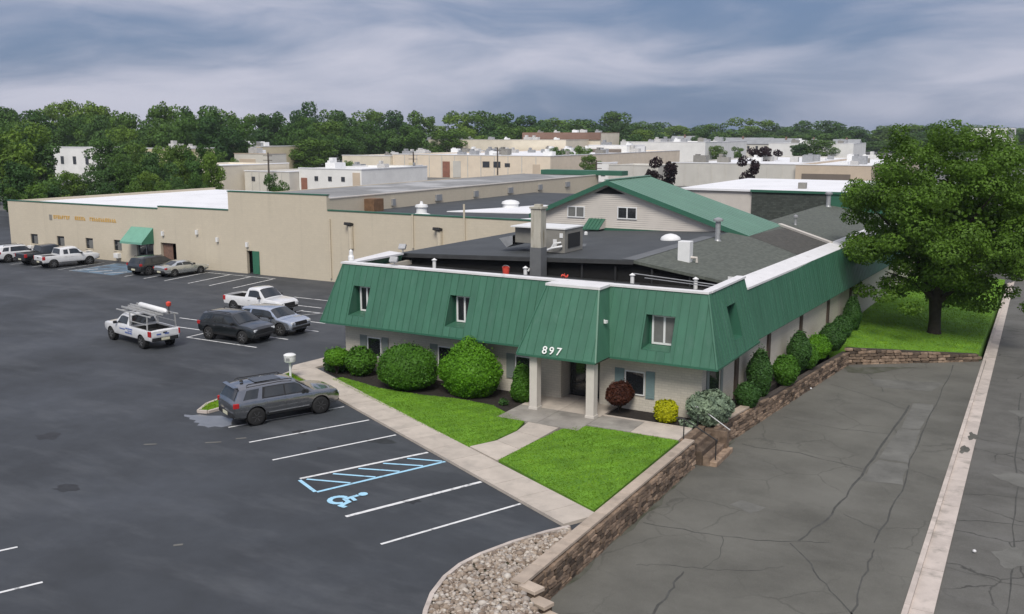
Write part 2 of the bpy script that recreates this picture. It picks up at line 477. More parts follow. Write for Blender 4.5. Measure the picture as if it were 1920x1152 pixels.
# ================================================================== the setting
g = MB(); g.prism([(-5000, -200), (5000, -200), (5000, 7000), (-5000, 7000)], -2.4, -1.9)
tag(g.build('ground', M['ground']), kind='structure')
g = MB(); g.prism([(-300, -30), (-12.45, -30), (-12.45, 63), (-10.9, 78), (-10.5, 96), (-300, 96)], -1.7, 0.0)
lot = tag(g.build('parking_lot', M['asphalt_lot']), kind='structure')
g = MB(); g.prism([(-3000, 96.02), (-10.5, 96.02), (-3.6, 96.02), (40, 320), (300, 900), (900, 4000), (-3000, 4000)], -1.7, -.02)
tag(g.build('rear_yard', M['rear']), kind='structure')
g = MB(); g.prism([(-12.6, -20), (-2.5, -20), (-3.0, 62.8), (-9.6, 57.9), (-11.2, 58.3), (-12.1, 40)], -1.7, -.9)
drive = tag(g.build('driveway', M['asphalt_old']), kind='structure')
g = MB(); g.prism([(-2.55, -20), (14, -20), (14, 400), (-3.2, 400), (-3.1, 80)], -1.7, -1.02)
street = tag(g.build('street', M['asphalt_street']), kind='structure')

def strip(pts, w, z, name, m, parent, close=False, th=.004, wob=0.0):
    """flat ribbon along a polyline"""
    b = MB(); P = [Vector((p[0], p[1])) for p in pts]
    L_, R_ = [], []
    for i, p in enumerate(P):
        d = (P[min(i + 1, len(P) - 1)] - P[max(i - 1, 0)]).normalized()
        nrm = Vector((-d.y, d.x)); ww = w * (1 + (random.uniform(-wob, wob) if wob else 0))
        L_.append(p + nrm * ww / 2); R_.append(p - nrm * ww / 2)
    for i in range(len(P) - 1):
        b.face([(R_[i].x, R_[i].y, z), (R_[i + 1].x, R_[i + 1].y, z), (L_[i + 1].x, L_[i + 1].y, z), (L_[i].x, L_[i].y, z)])
    return b.build(name, m, parent)

# --- parking bays in front of the office
ZP = .008
M['oil'] = mat('oil_stain', (.026, .027, .029), .6, .3, 3)
front_lines = [((-30.33, 28.58), (-28.05, 33.56), .11), ((-28.07, 27.53), (-25.73, 32.45), .11), ((-25.70, 26.38), (-23.42, 31.31), .11),
               ((-19.64, 23.40), (-17.42, 28.37), .16), ((-17.30, 22.23), (-15.15, 27.24), .11), ((-27.9, 14.4), (-26.87, 16.56), .11), ((-25.2, 13.0), (-24.06, 15.46), .11)]
for a, b_, w in front_lines:
    strip([a, b_], w, ZP, 'stall_line', M['paint'], lot)
strip([(-23.38, 25.35), (-20.97, 30.11)], .15, ZP, 'stall_line', M['paint'], lot)
# blue hatched access aisle
A0, A1, B0, B1 = Vector((-23.30, 25.27)), Vector((-20.85, 30.12)), Vector((-21.95, 24.63)), Vector((-19.77, 29.55))
strip([B0, B1], .14, ZP, 'aisle_line', M['paint_blue'], lot)
strip([A0 + Vector((.02, -.05)), B0 + Vector((-.05, -.02))], .14, ZP + .004, 'aisle_line', M['paint_blue'], lot)
for k in range(5):
    t = .035 + .19 * k
    strip([A0.lerp(A1, t) + Vector((.1, -.02)), B0.lerp(B1, min(.985, t + .22)) - Vector((.08, -.02))], .12, ZP + .008, 'hatch_line', M['paint_blue'], lot)
# wheelchair symbol: one flat painted shape of strokes
def symbol(cx, cy, rz, s, name, m):
    b = MB()
    c_, s_ = math.cos(rz), math.sin(rz)
    lay = [0]
    def tr(x, y): return (cx + s * (x * c_ - y * s_), cy + s * (x * s_ + y * c_), ZP + .0012 * lay[0])
    def stroke(pts, w):
        for i in range(len(pts) - 1):
            lay[0] += 1; p, q = Vector(pts[i]), Vector(pts[i + 1]); d = (q - p).normalized(); n_ = Vector((-d.y, d.x)) * w / 2; d = d * w * .35
            b.face([tr(*(p - d - n_)), tr(*(q + d - n_)), tr(*(q + d + n_)), tr(*(p - d + n_))])
    arc = [(-.12 + .34 * math.cos(t), -.28 + .34 * math.sin(t)) for t in np.linspace(R(115), R(345), 12)]
    stroke(arc, .19)
    stroke([(-.1, .42), (-.06, -.08), (.28, -.1), (.42, -.5), (.62, -.44)], .18)
    stroke([(-.08, .18), (.26, .16)], .15)
    for k in range(10):
        a0, a1 = 2 * math.pi * k / 10, 2 * math.pi * (k + 1) / 10
        b.face([tr(-.1, .68), tr(-.1 + .18 * math.cos(a0), .68 + .18 * math.sin(a0)), tr(-.1 + .18 * math.cos(a1), .68 + .18 * math.sin(a1))])
    return b.build(name, m, lot)
symbol(-20.55, 24.62, R(-24), .95, 'wheelchair_symbol', M['paint_blue'])
# --- bays in the middle of the lot (lines run along the office front)
for y, x0, x1 in [(40.80, -46.4, -40.6), (43.42, -46.4, -40.55), (46.20, -46.4, -40.53), (48.46, -46.4, -41.9), (51.2, -46.4, -41.0), (53.9, -46.4, -41.0),
                  (42.80, -51.6, -46.5), (45.05, -51.9, -46.5), (47.6, -51.9, -46.5), (50.2, -51.9, -46.5), (52.75, -49.2, -45.9), (55.4, -50.9, -46.9)]:
    strip([(x0, y), (x1, y)], .13, ZP, 'stall_line', M['paint'], lot)
strip([(-46.45, 40.75), (-46.45, 51.4)], .13, ZP + .004, 'stall_line', M['paint'], lot)
strip([(-45.3, 49.8), (-44.3, 51.8)], .13, ZP, 'stall_line', M['paint_worn'], lot)
# --- bays along the long tan building
for i, x in enumerate([-72.2, -69.7, -67.1, -64.2, -61.7, -59.0]):
    strip([(x + .75, 56.2), (x + .1, 61.55)], .14, ZP, 'stall_line', M['paint'], lot)
strip([(-66.9, 61.55), (-58.8, 61.75)], .13, ZP + .004, 'stall_line', M['paint'], lot)
for x in (-91.5, -88.2, -84.8, -81.0, -79.4):
    strip([(x + .6, 56.0), (x, 61.5)], .13, ZP, 'stall_line', M['paint_worn'], lot)
g = MB(); g.face([(-79.0, 56.2, .004), (-72.9, 56.1, .004), (-73.6, 61.6, .004), (-79.4, 61.7, .004)])
g.build('faded_blue_patch', M['paint_blue_faded'], lot)
for k in range(3):
    strip([(-78.6 + 2.0 * k, 56.5), (-77.6 + 2.0 * k, 58.2)], .3, ZP + .004, 'aisle_line', M['paint_worn'], lot)
# pale grey glossy patch beside the parked grey vehicle
g = MB(); g.face([(x, y, .006) for x, y in [(-33.3, 28.8), (-32.9, 28.78), (-32.75, 28.6), (-32.35, 28.62), (-32.2, 28.35), (-31.9, 28.42), (-31.7, 28.1), (-31.35, 28.2), (-31.05, 28.12), (-30.95, 28.4), (-30.6, 28.45), (-30.45, 28.9), (-30.7, 29.15), (-30.3, 29.4), (-30.8, 29.75), (-31.3, 29.55), (-31.9, 29.7), (-32.4, 29.4), (-32.9, 29.35), (-33.1, 29.1), (-33.5, 29.0)]])
tag(g.build('pale_patch', M['pale_patch']), kind='structure')
# faint worn marks
for p, q in [((-31.6, 25.2), (-31.2, 25.5)), ((-29.6, 26.6), (-29.1, 27.0)), ((-28.9, 27.6), (-28.6, 27.9)), ((-22.8, 19.0), (-22.6, 19.2))]:
    strip([p, q], .13, ZP, 'worn_mark', M['patch'], lot)
# manhole-like dark stain rings are left to the asphalt

for cx_o, cy_o, r_o in [(-23.45, 30.3, .5), (-27.2, 29.6, .3), (-24.9, 28.4, .25), (-18.6, 25.6, .3), (-43.6, 42.9, .4), (-36.0, 24.0, .5), (-30.0, 20.5, .4)]:
    g = MB(); k_ = 14
    g.face([(cx_o + r_o * random.uniform(.45, 1.1) * math.cos(2 * math.pi * i / k_) * 1.5, cy_o + r_o * random.uniform(.45, 1.1) * math.sin(2 * math.pi * i / k_), .0045) for i in range(k_)]); g.build('oil_stain', M['oil'], lot)
# --- cracks, sealant lines and patches on the old driveway and the street
def wig(pts, amp=.10, n=5):
    out = []
    for i in range(len(pts) - 1):
        for k in range(n):
            t = k / n
            out.append((pts[i][0] + (pts[i + 1][0] - pts[i][0]) * t + random.uniform(-amp, amp), pts[i][1] + (pts[i + 1][1] - pts[i][1]) * t + random.uniform(-amp, amp)))
    out.append(pts[-1]); return out
cr_ = [([(-11.6, 29.8), (-9.35, 30.0), (-7.79, 30.29), (-6.37, 30.99), (-5.66, 31.3)], .09), ([(-6.72, 30.6), (-5.32, 28.5), (-4.22, 26.82), (-3.4, 25.2)], .08),
       ([(-4.34, 31.48), (-4.21, 29.76), (-4.06, 26.74), (-3.9, 24)], .10), ([(-6.54, 30.95), (-6.09, 33.83), (-5.98, 37.23), (-5.74, 43.35), (-5.65, 50.18)], .17),
       ([(-4.34, 31.96), (-4.28, 37.55), (-4.52, 44.05), (-4.49, 50.84), (-4.6, 60.5)], .11), ([(-11.2, 40.0), (-10.44, 39.84), (-8.67, 40.04), (-5.94, 39.32)], .09),
       ([(-10.6, 45.1), (-9.76, 44.72), (-7.76, 44.43), (-5.8, 44.69)], .07), ([(-9.2, 26.93), (-9.06, 25.38), (-8.91, 23.0)], .14), ([(-10.0, 52.5), (-7.98, 51.15), (-5.66, 49.31)], .09),
       ([(-10.6, 26.6), (-9.91, 26.95), (-8.82, 27.35), (-7.44, 27.84), (-6.53, 28.79)], .05), ([(-9.2, 56.8), (-7.8, 54.0), (-7.2, 52.2)], .10), ([(-8.9, 30.1), (-8.5, 28.4), (-8.7, 27.4)], .04),
       ([(-4.2, 33.5), (-3.2, 34.0)], .05), ([(-4.3, 40.2), (-3.2, 39.6)], .04), ([(-5.7, 34.0), (-4.4, 33.2)], .06)]
for pts, w in cr_:
    strip(wig(pts, .07), w * .5, -.896, 'crack_line', M['crack'], drive, wob=.45)
for poly, nm in [([(-5.55, 50.6), (-4.58, 50.9), (-4.6, 46.1), (-5.5, 45.9)], 0), ([(-5.52, 45.8), (-4.6, 46.0), (-4.5, 41.0), (-5.62, 41.0)], 0),
             ([(-5.65, 40.8), (-4.45, 40.8), (-4.35, 38.2), (-5.85, 37.9)], 0), ([(-8.4, 54.6), (-4.6, 55.8), (-5.0, 53.5), (-7.6, 53.0)], 0), ([(-9.6, 32.9), (-8.6, 32.5), (-8.3, 33.3), (-9.3, 33.6)], 1)]:
    g = MB(); g.face([(x, y, -.894) for x, y in wig(poly + [poly[0]], .06, 5)[:-1]]); g.build('asphalt_patch', M['patch'], drive)
for pts, w in [([(-2.2, 35.73), (-1.11, 36.2), (2, 36.6)], .07), ([(-2.33, 38.65), (-1.09, 39.1), (2, 39.8)], .06), ([(-2.2, 46.4), (-.42, 46.0), (2, 46.3)], .05), ([(-.3, 24), (-.2, 31), (-.4, 36), (-.6, 44), (-.9, 56)], .09), ([(-2.2, 31.6), (-.5, 31.2), (2, 31.5)], .05), ([(-2.3, 54.5), (0, 54.9)], .05)]:
    strip(wig(pts, .10), w * .5, -1.014, 'crack_line', M['crack'], street, wob=.6)
for poly in [[(-1.5, 41.6), (-.5, 42.2), (.6, 41.4), (.2, 40.4), (-.7, 40.7)], [(-1.2, 52.0), (-.4, 52.6), (.1, 51.5), (-.7, 51.1)], [(-.9, 33.5), (-.2, 34.2), (.3, 33.1), (-.4, 32.3)]]:
    g = MB(); g.face([(x, y, -1.012) for x, y in wig(poly + [poly[0]], .12, 4)[:-1]]); g.build('asphalt_patch', M['patch'], street)
# damp soil and moss along the foot of the wall
g = MB()
pts = []
for i in range(40):
    y = 24 + i * .85; pts.append((-12.05 + .055 * max(0, y - 38) + random.uniform(.05, .42), y))
g.face([(-12.4, 24, -.893)] + [(x, y, -.893) for x, y in pts] + [(-10.9, 57.6, -.893), (-12.3, 40, -.893)])
g.build('soil_edge', M['foot_dirt'], drive)
g = MB(); g.face([(x, y, -.893) for x, y in [(-10.4, 57.4), (-9.6, 57.0), (-7.5, 58.3), (-6.3, 58.8), (-7.2, 57.9), (-8.4, 55.8), (-9.6, 55.6)]]); g.build('soil_edge', M['foot_dirt'], drive)

# --- kerb and gutter along the street: separate cast pieces
kerb = tag(empty('street_kerb', (-2.5, 20, -1.0)), kind='structure')
y = -2.0
def kx(y): return -2.875 - .0085 * (y - 27)
def kx2(y): return -2.08 - .0125 * (y - 27)
while y < 130:
    y2 = y + 3.0
    b = MB(); b.prism([(kx(y), y + .012), (kx(y) + .16, y + .012), (kx(y2) + .16, y2 - .012), (kx(y2), y2 - .012)], -1.5, -.87)
    b.build('kerb_stone', M['curb'], kerb)
    b = MB(); b.prism([(kx(y) + .163, y + .012), (kx2(y), y + .012), (kx2(y2), y2 - .012), (kx(y2) + .163, y2 - .012)], -1.5, lambda x, yy: -.965 + .0 * x)
    b.build('gutter_slab', M['curb'], kerb)
    y = y2

for cx_o, cy_o, r_o in [(-2.5, 46.4, .34), (-2.62, 44.2, .26)]:
    g = MB(); k_ = 13
    g.face([(cx_o + min(.32, r_o) * random.uniform(.3, 1.1) * math.cos(2 * math.pi * i / k_), cy_o + 2.6 * r_o * random.uniform(.4, 1.1) * math.sin(2 * math.pi * i / k_), -.960) for i in range(k_)]); g.build('dirt_patch', M['asphalt_old'], kerb)
# --- concrete sidewalk along the bays: separate slabs
SD = Vector((.8925, -.451)); SN = Vector((.451, .8925)); S0 = Vector((-34.75, 37.2))
walk = tag(empty('sidewalk', (-24, 32, 0)), kind='structure')
def sw(t, n): return tuple(S0 + SD * t + SN * n)
t = 0.0; k = 0
while t < 24.2:
    t2 = min(t + 1.55, 24.4)
    b = MB(); b.prism([sw(t + .01, .0), sw(t2 - .01, .0), sw(t2 - .01, 1.42), sw(t + .01, 1.42)], -.3, .11 + random.uniform(-.004, .004))
    b.build('slab', M['concrete'], walk); t = t2
# connecting piece towards the far corner of the building
b = MB(); b.prism([(-34.75, 37.35), (-34.05, 38.55), (-33.6, 42.5), (-34.9, 42.5), (-35.4, 38.2)], -.3, .108); b.build('slab', M['concrete'], walk)
# entrance walk and porch slab
ent = tag(empty('entrance_path', (-18.5, 34, 0)), kind='structure')
def ept(s, r):   # along the path 0..1
    a = Vector((-19.55, 31.15)).lerp(Vector((-20.0, 36.3)), s) if False else None
rows = [((-19.75, 31.30), (-17.95, 30.40)), ((-19.2, 32.5), (-17.85, 32.0)), ((-19.1, 34.0), (-17.80, 33.7)), ((-19.3, 35.4), (-17.78, 35.3))]
for (a, b_), (c, d) in zip(rows[:-1], rows[1:]):
    q = MB(); q.prism([(a[0], a[1] + .012), (b_[0], b_[1] + .012), (d[0], d[1] - .012), (c[0], c[1] - .012)], -.3, .112); q.build('slab', M['concrete'], ent)
for x0, x1, y0, y1, m in [(-20.9, -18.92, 35.42, 37.6, 'concrete_dark'), (-18.9, -16.9, 35.34, 37.6, 'concrete_dark'), (-20.9, -18.92, 37.62, 40.3, 'concrete'), (-18.9, -16.9, 37.62, 40.3, 'concrete'),
                          (-16.88, -14.9, 36.25, 37.85, 'concrete_dark'), (-14.88, -12.75, 36.25, 37.85, 'concrete')]:
    q = MB(); q.box(x0, x1, y0 + .01, y1, -.3, .114); q.build('slab', M[m], ent)

# --- lawns
def blades(name, poly, n, zf, m, h=(.015, .042), parent=None):
    """short mown grass as thin triangles over a polygon"""
    P = np.array(poly); lo, hi = P.min(0), P.max(0)
    pts = []
    while len(pts) < n:
        q = rng.uniform(lo, hi, (n, 2)); ins = np.zeros(n, bool); j = len(P) - 1
        for i in range(len(P)):
            xi, yi = P[i]; xj, yj = P[j]
            c = ((yi > q[:, 1]) != (yj > q[:, 1])) & (q[:, 0] < (xj - xi) * (q[:, 1] - yi) / (yj - yi + 1e-12) + xi)
            ins ^= c; j = i
        pts += list(q[ins])
    q = np.array(pts[:n]); z = np.array([zf(x, y) for x, y in q])
    a = rng.uniform(0, 2 * np.pi, n); hh = rng.uniform(*h, n); w = rng.uniform(.015, .035, n); ln = rng.uniform(-.04, .04, (n, 2))
    V = np.zeros((n, 3, 3))
    V[:, 0, 0] = q[:, 0] - np.cos(a) * w; V[:, 0, 1] = q[:, 1] - np.sin(a) * w; V[:, 0, 2] = z
    V[:, 1, 0] = q[:, 0] + np.cos(a) * w; V[:, 1, 1] = q[:, 1] + np.sin(a) * w; V[:, 1, 2] = z
    V[:, 2, :2] = q + ln; V[:, 2, 2] = z + hh
    return rawmesh(name, V.reshape(-1, 3), np.arange(3 * n).reshape(-1, 3), m, parent)

def rawmesh(name, V, F, m, parent=None, linkit=True, off=None):
    me = bpy.data.meshes.new(name)
    k = F.shape[1]; nf = len(F)
    me.vertices.add(len(V)); me.vertices.foreach_set('co', np.ascontiguousarray(V, dtype=np.float32).ravel())
    me.loops.add(nf * k); me.loops.foreach_set('vertex_index', np.ascontiguousarray(F, dtype=np.int32).ravel())
    me.polygons.add(nf); me.polygons.foreach_set('loop_start', np.arange(0, nf * k, k, dtype=np.int32))
    me.update(calc_edges=True)
    if m is not None: me.materials.append(m)
    return link(name, me, parent) if linkit else me

lawnA = [(-31.6, 36.9), (-19.85, 31.25), (-19.35, 32.4), (-19.2, 34.2), (-19.5, 35.4), (-20.9, 36.2), (-22.0, 36.9), (-24.0, 37.05), (-26.0, 36.75), (-28.5, 36.75), (-30.3, 37.25), (-31.4, 37.5)]
lawnB = [(-18.0, 30.55), (-12.62, 27.75), (-12.72, 36.2), (-14.8, 36.2), (-16.8, 36.15), (-17.6, 35.25), (-17.75, 33.7)]
for nm, poly in (('lawn', lawnA), ('lawn', lawnB)):
    b = MB(); b.prism(poly, -.2, .10); tag(b.build(nm, M['grass_soil']), kind='structure')
tag(blades('mown_grass', lawnA, 16000, lambda x, y: .10, M['grass']), 'short mown lawn grass between the bays and the round hedges', 'grass', kind='stuff')
tag(blades('mown_grass', lawnB, 16000, lambda x, y: .10, M['grass']), 'short mown lawn grass beside the low retaining wall', 'grass', kind='stuff')
# grass island with a kerb behind the grey vehicle
isl = [(-33.2, 29.55), (-33.75, 30.6), (-33.9, 32.0), (-34.2, 35.0), (-34.55, 37.0), (-33.2, 36.3), (-31.8, 35.6), (-32.2, 33.5), (-32.6, 31.0), (-32.75, 29.7)]
b = MB(); b.prism(isl, -.2, .09); tag(b.build('grass_island', M['grass_soil']), kind='structure')
tag(blades('island_grass', isl, 7000, lambda x, y: .09, M['grass_lime'], (.03, .075)), 'bright green grass on the small kerbed island', 'grass', kind='stuff')
ik = tag(empty('island_kerb', (-33.5, 33, 0)), kind='structure')
for p, q in zip(isl[:5] , isl[1:5]):
    b = MB(); b.bar((p[0], p[1], .03), (q[0], q[1], .03), .15, .18); b.build('kerb_stone', M['curb'], ik)
for p, q in (((-33.2, 29.55), (-32.75, 29.68)), ((-32.75, 29.68), (-32.6, 31.0)), ((-32.6, 31.0), (-32.2, 33.5)), ((-32.2, 33.5), (-31.8, 35.6))):
    b = MB(); b.bar((p[0], p[1], .03), (q[0], q[1], .03), .15, .18); b.build('kerb_stone', M['curb'], ik)
# sloping lawn behind the cross wall, round the street tree
def lz(x, y): return .12 - .62 * min(1, max(0, (x + 11) / 7.8)) + .004 * (y - 60)
lawnC = [(-11.3, 58.7), (-9.6, 58.35), (-3.42, 62.7), (-3.5, 75), (-3.6, 95), (-10.8, 95), (-11.3, 70)]
b = MB(); b.prism(lawnC, -1.6, lz); tag(b.build('verge_lawn', M['grass_soil']), kind='structure')
tag(blades('verge_grass', lawnC, 26000, lz, M['grass_lime'], (.03, .075)), 'bright grass round the street tree above the stone cross wall', 'grass', kind='stuff')
# planting beds
bedA = [(-33.45, 38.45), (-31.4, 37.4), (-30.3, 37.25), (-28.5, 36.75), (-26.0, 36.75), (-24.0, 37.05), (-22.0, 36.9), (-20.95, 36.2), (-20.95, 39.6), (-33.3, 39.6)]
bedB = [(-16.85, 37.9), (-12.45, 37.9), (-12.3, 39.6), (-16.85, 39.6)]
bedC = [(-12.9, 39.62), (-12.05, 39.62), (-11.45, 52), (-11.1, 58.6), (-11.0, 66), (-12.2, 66)]
for poly in (bedA, bedB, bedC):
    b = MB(); b.prism(poly, -.2, .075); tag(b.build('planting_bed', M['mulch']), kind='structure')
b = MB(); b.box(-16.85, -12.75, 37.86, 37.96, -.1, .15); tag(b.build('bed_edging', M['concrete']), kind='structure')

# --- gravel bed with a concrete edge, and its stones
gpoly = [(-12.4, 12.0), (-12.7, 16.6), (-13.2, 18.6), (-13.6, 19.3), (-14.0, 20.2), (-14.25, 21.2), (-14.3, 22.1), (-14.15, 23.0), (-13.75, 24.2), (-13.2, 25.4), (-12.75, 26.15), (-12.38, 25.9), (-12.25, 22.0), (-10.6, 20.4), (-10.2, 18.6), (-10.4, 12.0)]
b = MB(); b.prism(gpoly, -.9, .02); tag(b.build('gravel_bed', M['moss']), kind='structure')
gk = tag(empty('gravel_kerb', (-14, 22, 0)), kind='structure')
edge = gpoly[:11]
ee = []
for i in range(len(edge) - 1):
    for s_ in (0, .5): ee.append((edge[i][0] + (edge[i + 1][0] - edge[i][0]) * s_, edge[i][1] + (edge[i + 1][1] - edge[i][1]) * s_))
ee.append(edge[-1])
for p, q in zip(ee[:-1], ee[1:]):
    b = MB(); b.bar((p[0], p[1], .04), (q[0], q[1], .04), .13, .16); b.build('kerb_stone', M['curb'], gk)

def rockmat():
    m, nt, b = nodes('river_stone')
    T = NT(nt)
    at_ = T.n('ShaderNodeAttribute'); at_.attribute_name = 'stone_tone'
    r = T.n('ShaderNodeValToRGB'); e = r.color_ramp.elements
    e[0].position = 0; e[0].color = (.15, .115, .09, 1); e[1].position = 1; e[1].color = (.60, .56, .50, 1)
    for p_, c_ in ((.2, (.27, .205, .15)), (.45, (.40, .33, .26)), (.6, (.33, .30, .27)), (.8, (.48, .41, .335))):
        x = e.new(p_); x.color = (*c_, 1)
    T.l(at_.outputs['Fac'], r.inputs[0])
    c = T.mix(T.ramp(T.noise(pos(T), 14, 4), .3, .7, 0, .4), r.outputs[0], (.2, .16, .13))
    T.l(c, b.inputs['Base Color']); b.inputs['Roughness'].default_value = .85
    return m
def rocks(name, poly, n, z0, size, m):
    ico = bmesh.new(); bmesh.ops.create_icosphere(ico, subdivisions=1, radius=1)
    bv = np.array([v.co[:] for v in ico.verts]); bf = np.array([[v.index for v in f.verts] for f in ico.faces]); ico.free()
    P = np.array(poly); lo, hi = P.min(0), P.max(0); pts = []
    while len(pts) < n:
        q = rng.uniform(lo, hi, (n, 2)); ins = np.zeros(n, bool); j = len(P) - 1
        for i in range(len(P)):
            xi, yi = P[i]; xj, yj = P[j]
            ins ^= ((yi > q[:, 1]) != (yj > q[:, 1])) & (q[:, 0] < (xj - xi) * (q[:, 1] - yi) / (yj - yi + 1e-12) + xi); j = i
        pts += list(q[ins])
    V, F, A = [], [], []
    for k in range(n):
        s_ = rng.uniform(*size) * (1.7 if rng.random() < .06 else 1)
        v = bv * rng.uniform(.72, 1.15, bv.shape) * np.array([s_, s_ * rng.uniform(.6, .95), s_ * rng.uniform(.45, .75)])
        t = rng.uniform(0, 2 * np.pi); c_, d_ = np.cos(t), np.sin(t)
        v = np.stack([v[:, 0] * c_ - v[:, 1] * d_, v[:, 0] * d_ + v[:, 1] * c_, v[:, 2]], 1)
        V.append(v + np.array([pts[k][0], pts[k][1], z0 + s_ * .3 + rng.uniform(0, .05)])); F.append(bf + k * len(bv)); A += [rng.random()] * len(bv)
    o = rawmesh(name, np.concatenate(V), np.concatenate(F), m)
    a = o.data.attributes.new('stone_tone', 'FLOAT', 'POINT'); a.data.foreach_set('value', np.array(A, dtype=np.float32))
    return o
M['rock'] = rockmat()
gin = [(x + (.10 if x < -12.6 else (-.12 if x < -11 else -.05)), y) for x, y in gpoly]
tag(rocks('river_gravel', gin, 7600, .02, (.045, .10), M['rock']), 'loose beige and brown river gravel beside the end of the stone wall', 'gravel', kind='stuff')

# --- retaining walls: individual stones in front of a core, cap pieces on top
stone_meshes = []
for k in range(8):
    bm = bmesh.new(); bmesh.ops.create_cube(bm, size=1)
    bmesh.ops.bevel(bm, geom=list(bm.edges), offset=.13, segments=1, affect='EDGES')
    for v in bm.verts: v.co += Vector([random.uniform(-.07, .07) for _ in range(3)])
    me = bpy.data.meshes.new('stone'); bm.to_mesh(me); bm.free(); me.materials.append(M['stone']); stone_meshes.append(me)
def stone_wall(root, p0, p1, zb, zt, face_side, thick=.30, course=.175):
    """courses of rough stones on the visible face of a wall from p0 to p1; zb, zt give bottom and top along it"""
    p0, p1 = Vector(p0), Vector(p1); d = p1 - p0; Ln = d.length; d.normalize(); nrm = Vector((d.y, -d.x)) * face_side
    rz = math.atan2(d.y, d.x); off = wloc(root)
    core = MB(); n = 6
    for i in range(n):
        a, b_ = Ln * i / n, Ln * (i + 1) / n
        A, B = p0 + d * a, p0 + d * b_
        core.add([(A.x, A.y, -1.6), (B.x, B.y, -1.6), (B.x - nrm.x * thick, B.y - nrm.y * thick, -1.6), (A.x - nrm.x * thick, A.y - nrm.y * thick, -1.6),
                  (A.x, A.y, zt(a) - .02), (B.x, B.y, zt(b_) - .02), (B.x - nrm.x * thick, B.y - nrm.y * thick, zt(b_) - .02), (A.x - nrm.x * thick, A.y - nrm.y * thick, zt(a) - .02)],
                 [(0, 1, 5, 4), (1, 2, 6, 5), (2, 3, 7, 6), (3, 0, 4, 7), (4, 5, 6, 7)] )
    core.build('wall_core', M['mortar'], root)
    z = min(zb(0), zb(Ln)); row = 0
    while z < max(zt(0), zt(Ln)):
        s = -.2 * (row % 2)
        while s < Ln:
            l = random.uniform(.28, .62); mid = s + l / 2
            if 0 < mid < Ln and z + course * .6 < zt(mid) and z + course > zb(mid) - .05:
                h = min(course, zt(mid) - z) - .015
                c = p0 + d * mid + nrm * random.uniform(.0, .05)
                link('stone', random.choice(stone_meshes), root, (c.x - off.x, c.y - off.y, z + h / 2 - off.z), (random.uniform(-.05, .05), random.uniform(-.05, .05), rz + random.uniform(-.05, .05) + random.choice((0, math.pi))), (l - .03, .20, h))
            s += l
        z += course; row += 1
def caps(root, p0, p1, zt, w=.40, h=.10, shift=0.0, length=1.1):
    p0, p1 = Vector(p0), Vector(p1); d = p1 - p0; Ln = d.length; d.normalize(); n = Vector((d.y, -d.x))
    s = 0.
    while s < Ln - .05:
        e = min(Ln, s + length * random.uniform(.85, 1.15))
        a, b_ = p0 + d * (s + .008) + n * shift, p0 + d * (e - .008) + n * shift
        q = MB(); q.bar((a.x, a.y, zt(s)), (b_.x, b_.y, zt(e)), w, h); q.build('cap_stone', M['cap'], root, bevel=.012); s = e

w1 = empty('retaining_wall', (-12.1, 29, -.9), 0, 'low brown stone retaining wall with tan cap beside the square lawn and gravel', 'stone wall')
stone_wall(w1, (-12.02, 21.9), (-12.10, 36.25), lambda s: -.95, lambda s: .12, 1)
caps(w1, (-12.02, 21.75), (-12.10, 36.25), lambda s: .17, .42, .10, -.17)
for k, (cx, cy, zz_) in enumerate([(-11.75, 21.75, .14), (-11.3, 21.45, -.06), (-10.8, 21.2, -.26), (-10.35, 21.0, -.46)]):
    q = MB(); q.obox((cx, cy, zz_), (.62, .42, .11), R(-14)); q.build('cap_stone', M['cap'], w1, bevel=.012)
    q = MB(); q.obox((cx, cy, zz_ - .60), (.55, .34, 1.06), R(-14)); q.build('end_block', M['stone'], w1, bevel=.02)
w2 = empty('retaining_wall', (-11.6, 48, -.9), 0, 'long brown stone retaining wall under the row of clipped side shrubs', 'stone wall')
stone_wall(w2, (-11.95, 38.9), (-10.05, 57.6), lambda s: -.95, lambda s: .10 - .012 * s, 1)
caps(w2, (-11.98, 38.9), (-11.62, 42.4), lambda s: .15 - .012 * s, .42, .09, -.14)
w3 = empty('cross_wall', (-7, 60, -.9), 0, 'dark stone cross wall at the far end of the cracked driveway', 'stone wall')
stone_wall(w3, (-10.05, 57.6), (-3.40, 62.3), lambda s: -.95, lambda s: .10 - .070 * s, 1)
# steps from the porch slab down to the driveway
st = empty('stone_steps', (-12.0, 37.5, -.9), 0, 'short flight of rough stone steps between the two retaining walls', 'steps')
for k in range(5):
    q = MB(); q.box(-12.72 + .30 * k + .03 * (k % 2), -12.40 + .30 * k, 36.32 + .06 * k, 38.8, -1.2, .10 - .20 * k); q.build('step', M['stone'], st, bevel=.03)
q = MB(); q.box(-12.5, -11.4, 38.55, 38.85, -1.2, .02); q.build('side_block', M['stone'], st, bevel=.03)
rl = empty('stair_railing', (-12.5, 36.7, .1), 0, 'thin dark metal handrail beside the stone steps', 'handrail')
q = MB(); q.tube([(-12.62, 36.5, .1), (-12.62, 36.5, .95)], .025, 6); q.build('post', M['iron'], rl)
q = MB(); q.tube([(-11.35, 36.85, -.8), (-11.35, 36.85, .15)], .025, 6); q.build('post', M['iron'], rl)
q = MB(); q.tube([(-12.95, 36.45, .97), (-12.6, 36.5, .95), (-11.3, 36.9, .1)], .028, 6); q.build('rail', M['iron'], rl)
q = MB(); q.tube([(-12.68, 38.45, .1), (-12.68, 38.45, .95)], .025, 6); q.build('post', M['iron'], rl)
q = MB(); q.tube([(-12.95, 38.4, .97), (-12.62, 38.45, .95), (-11.3, 38.6, .1)], .028, 6); q.build('rail', M['galv'], rl)
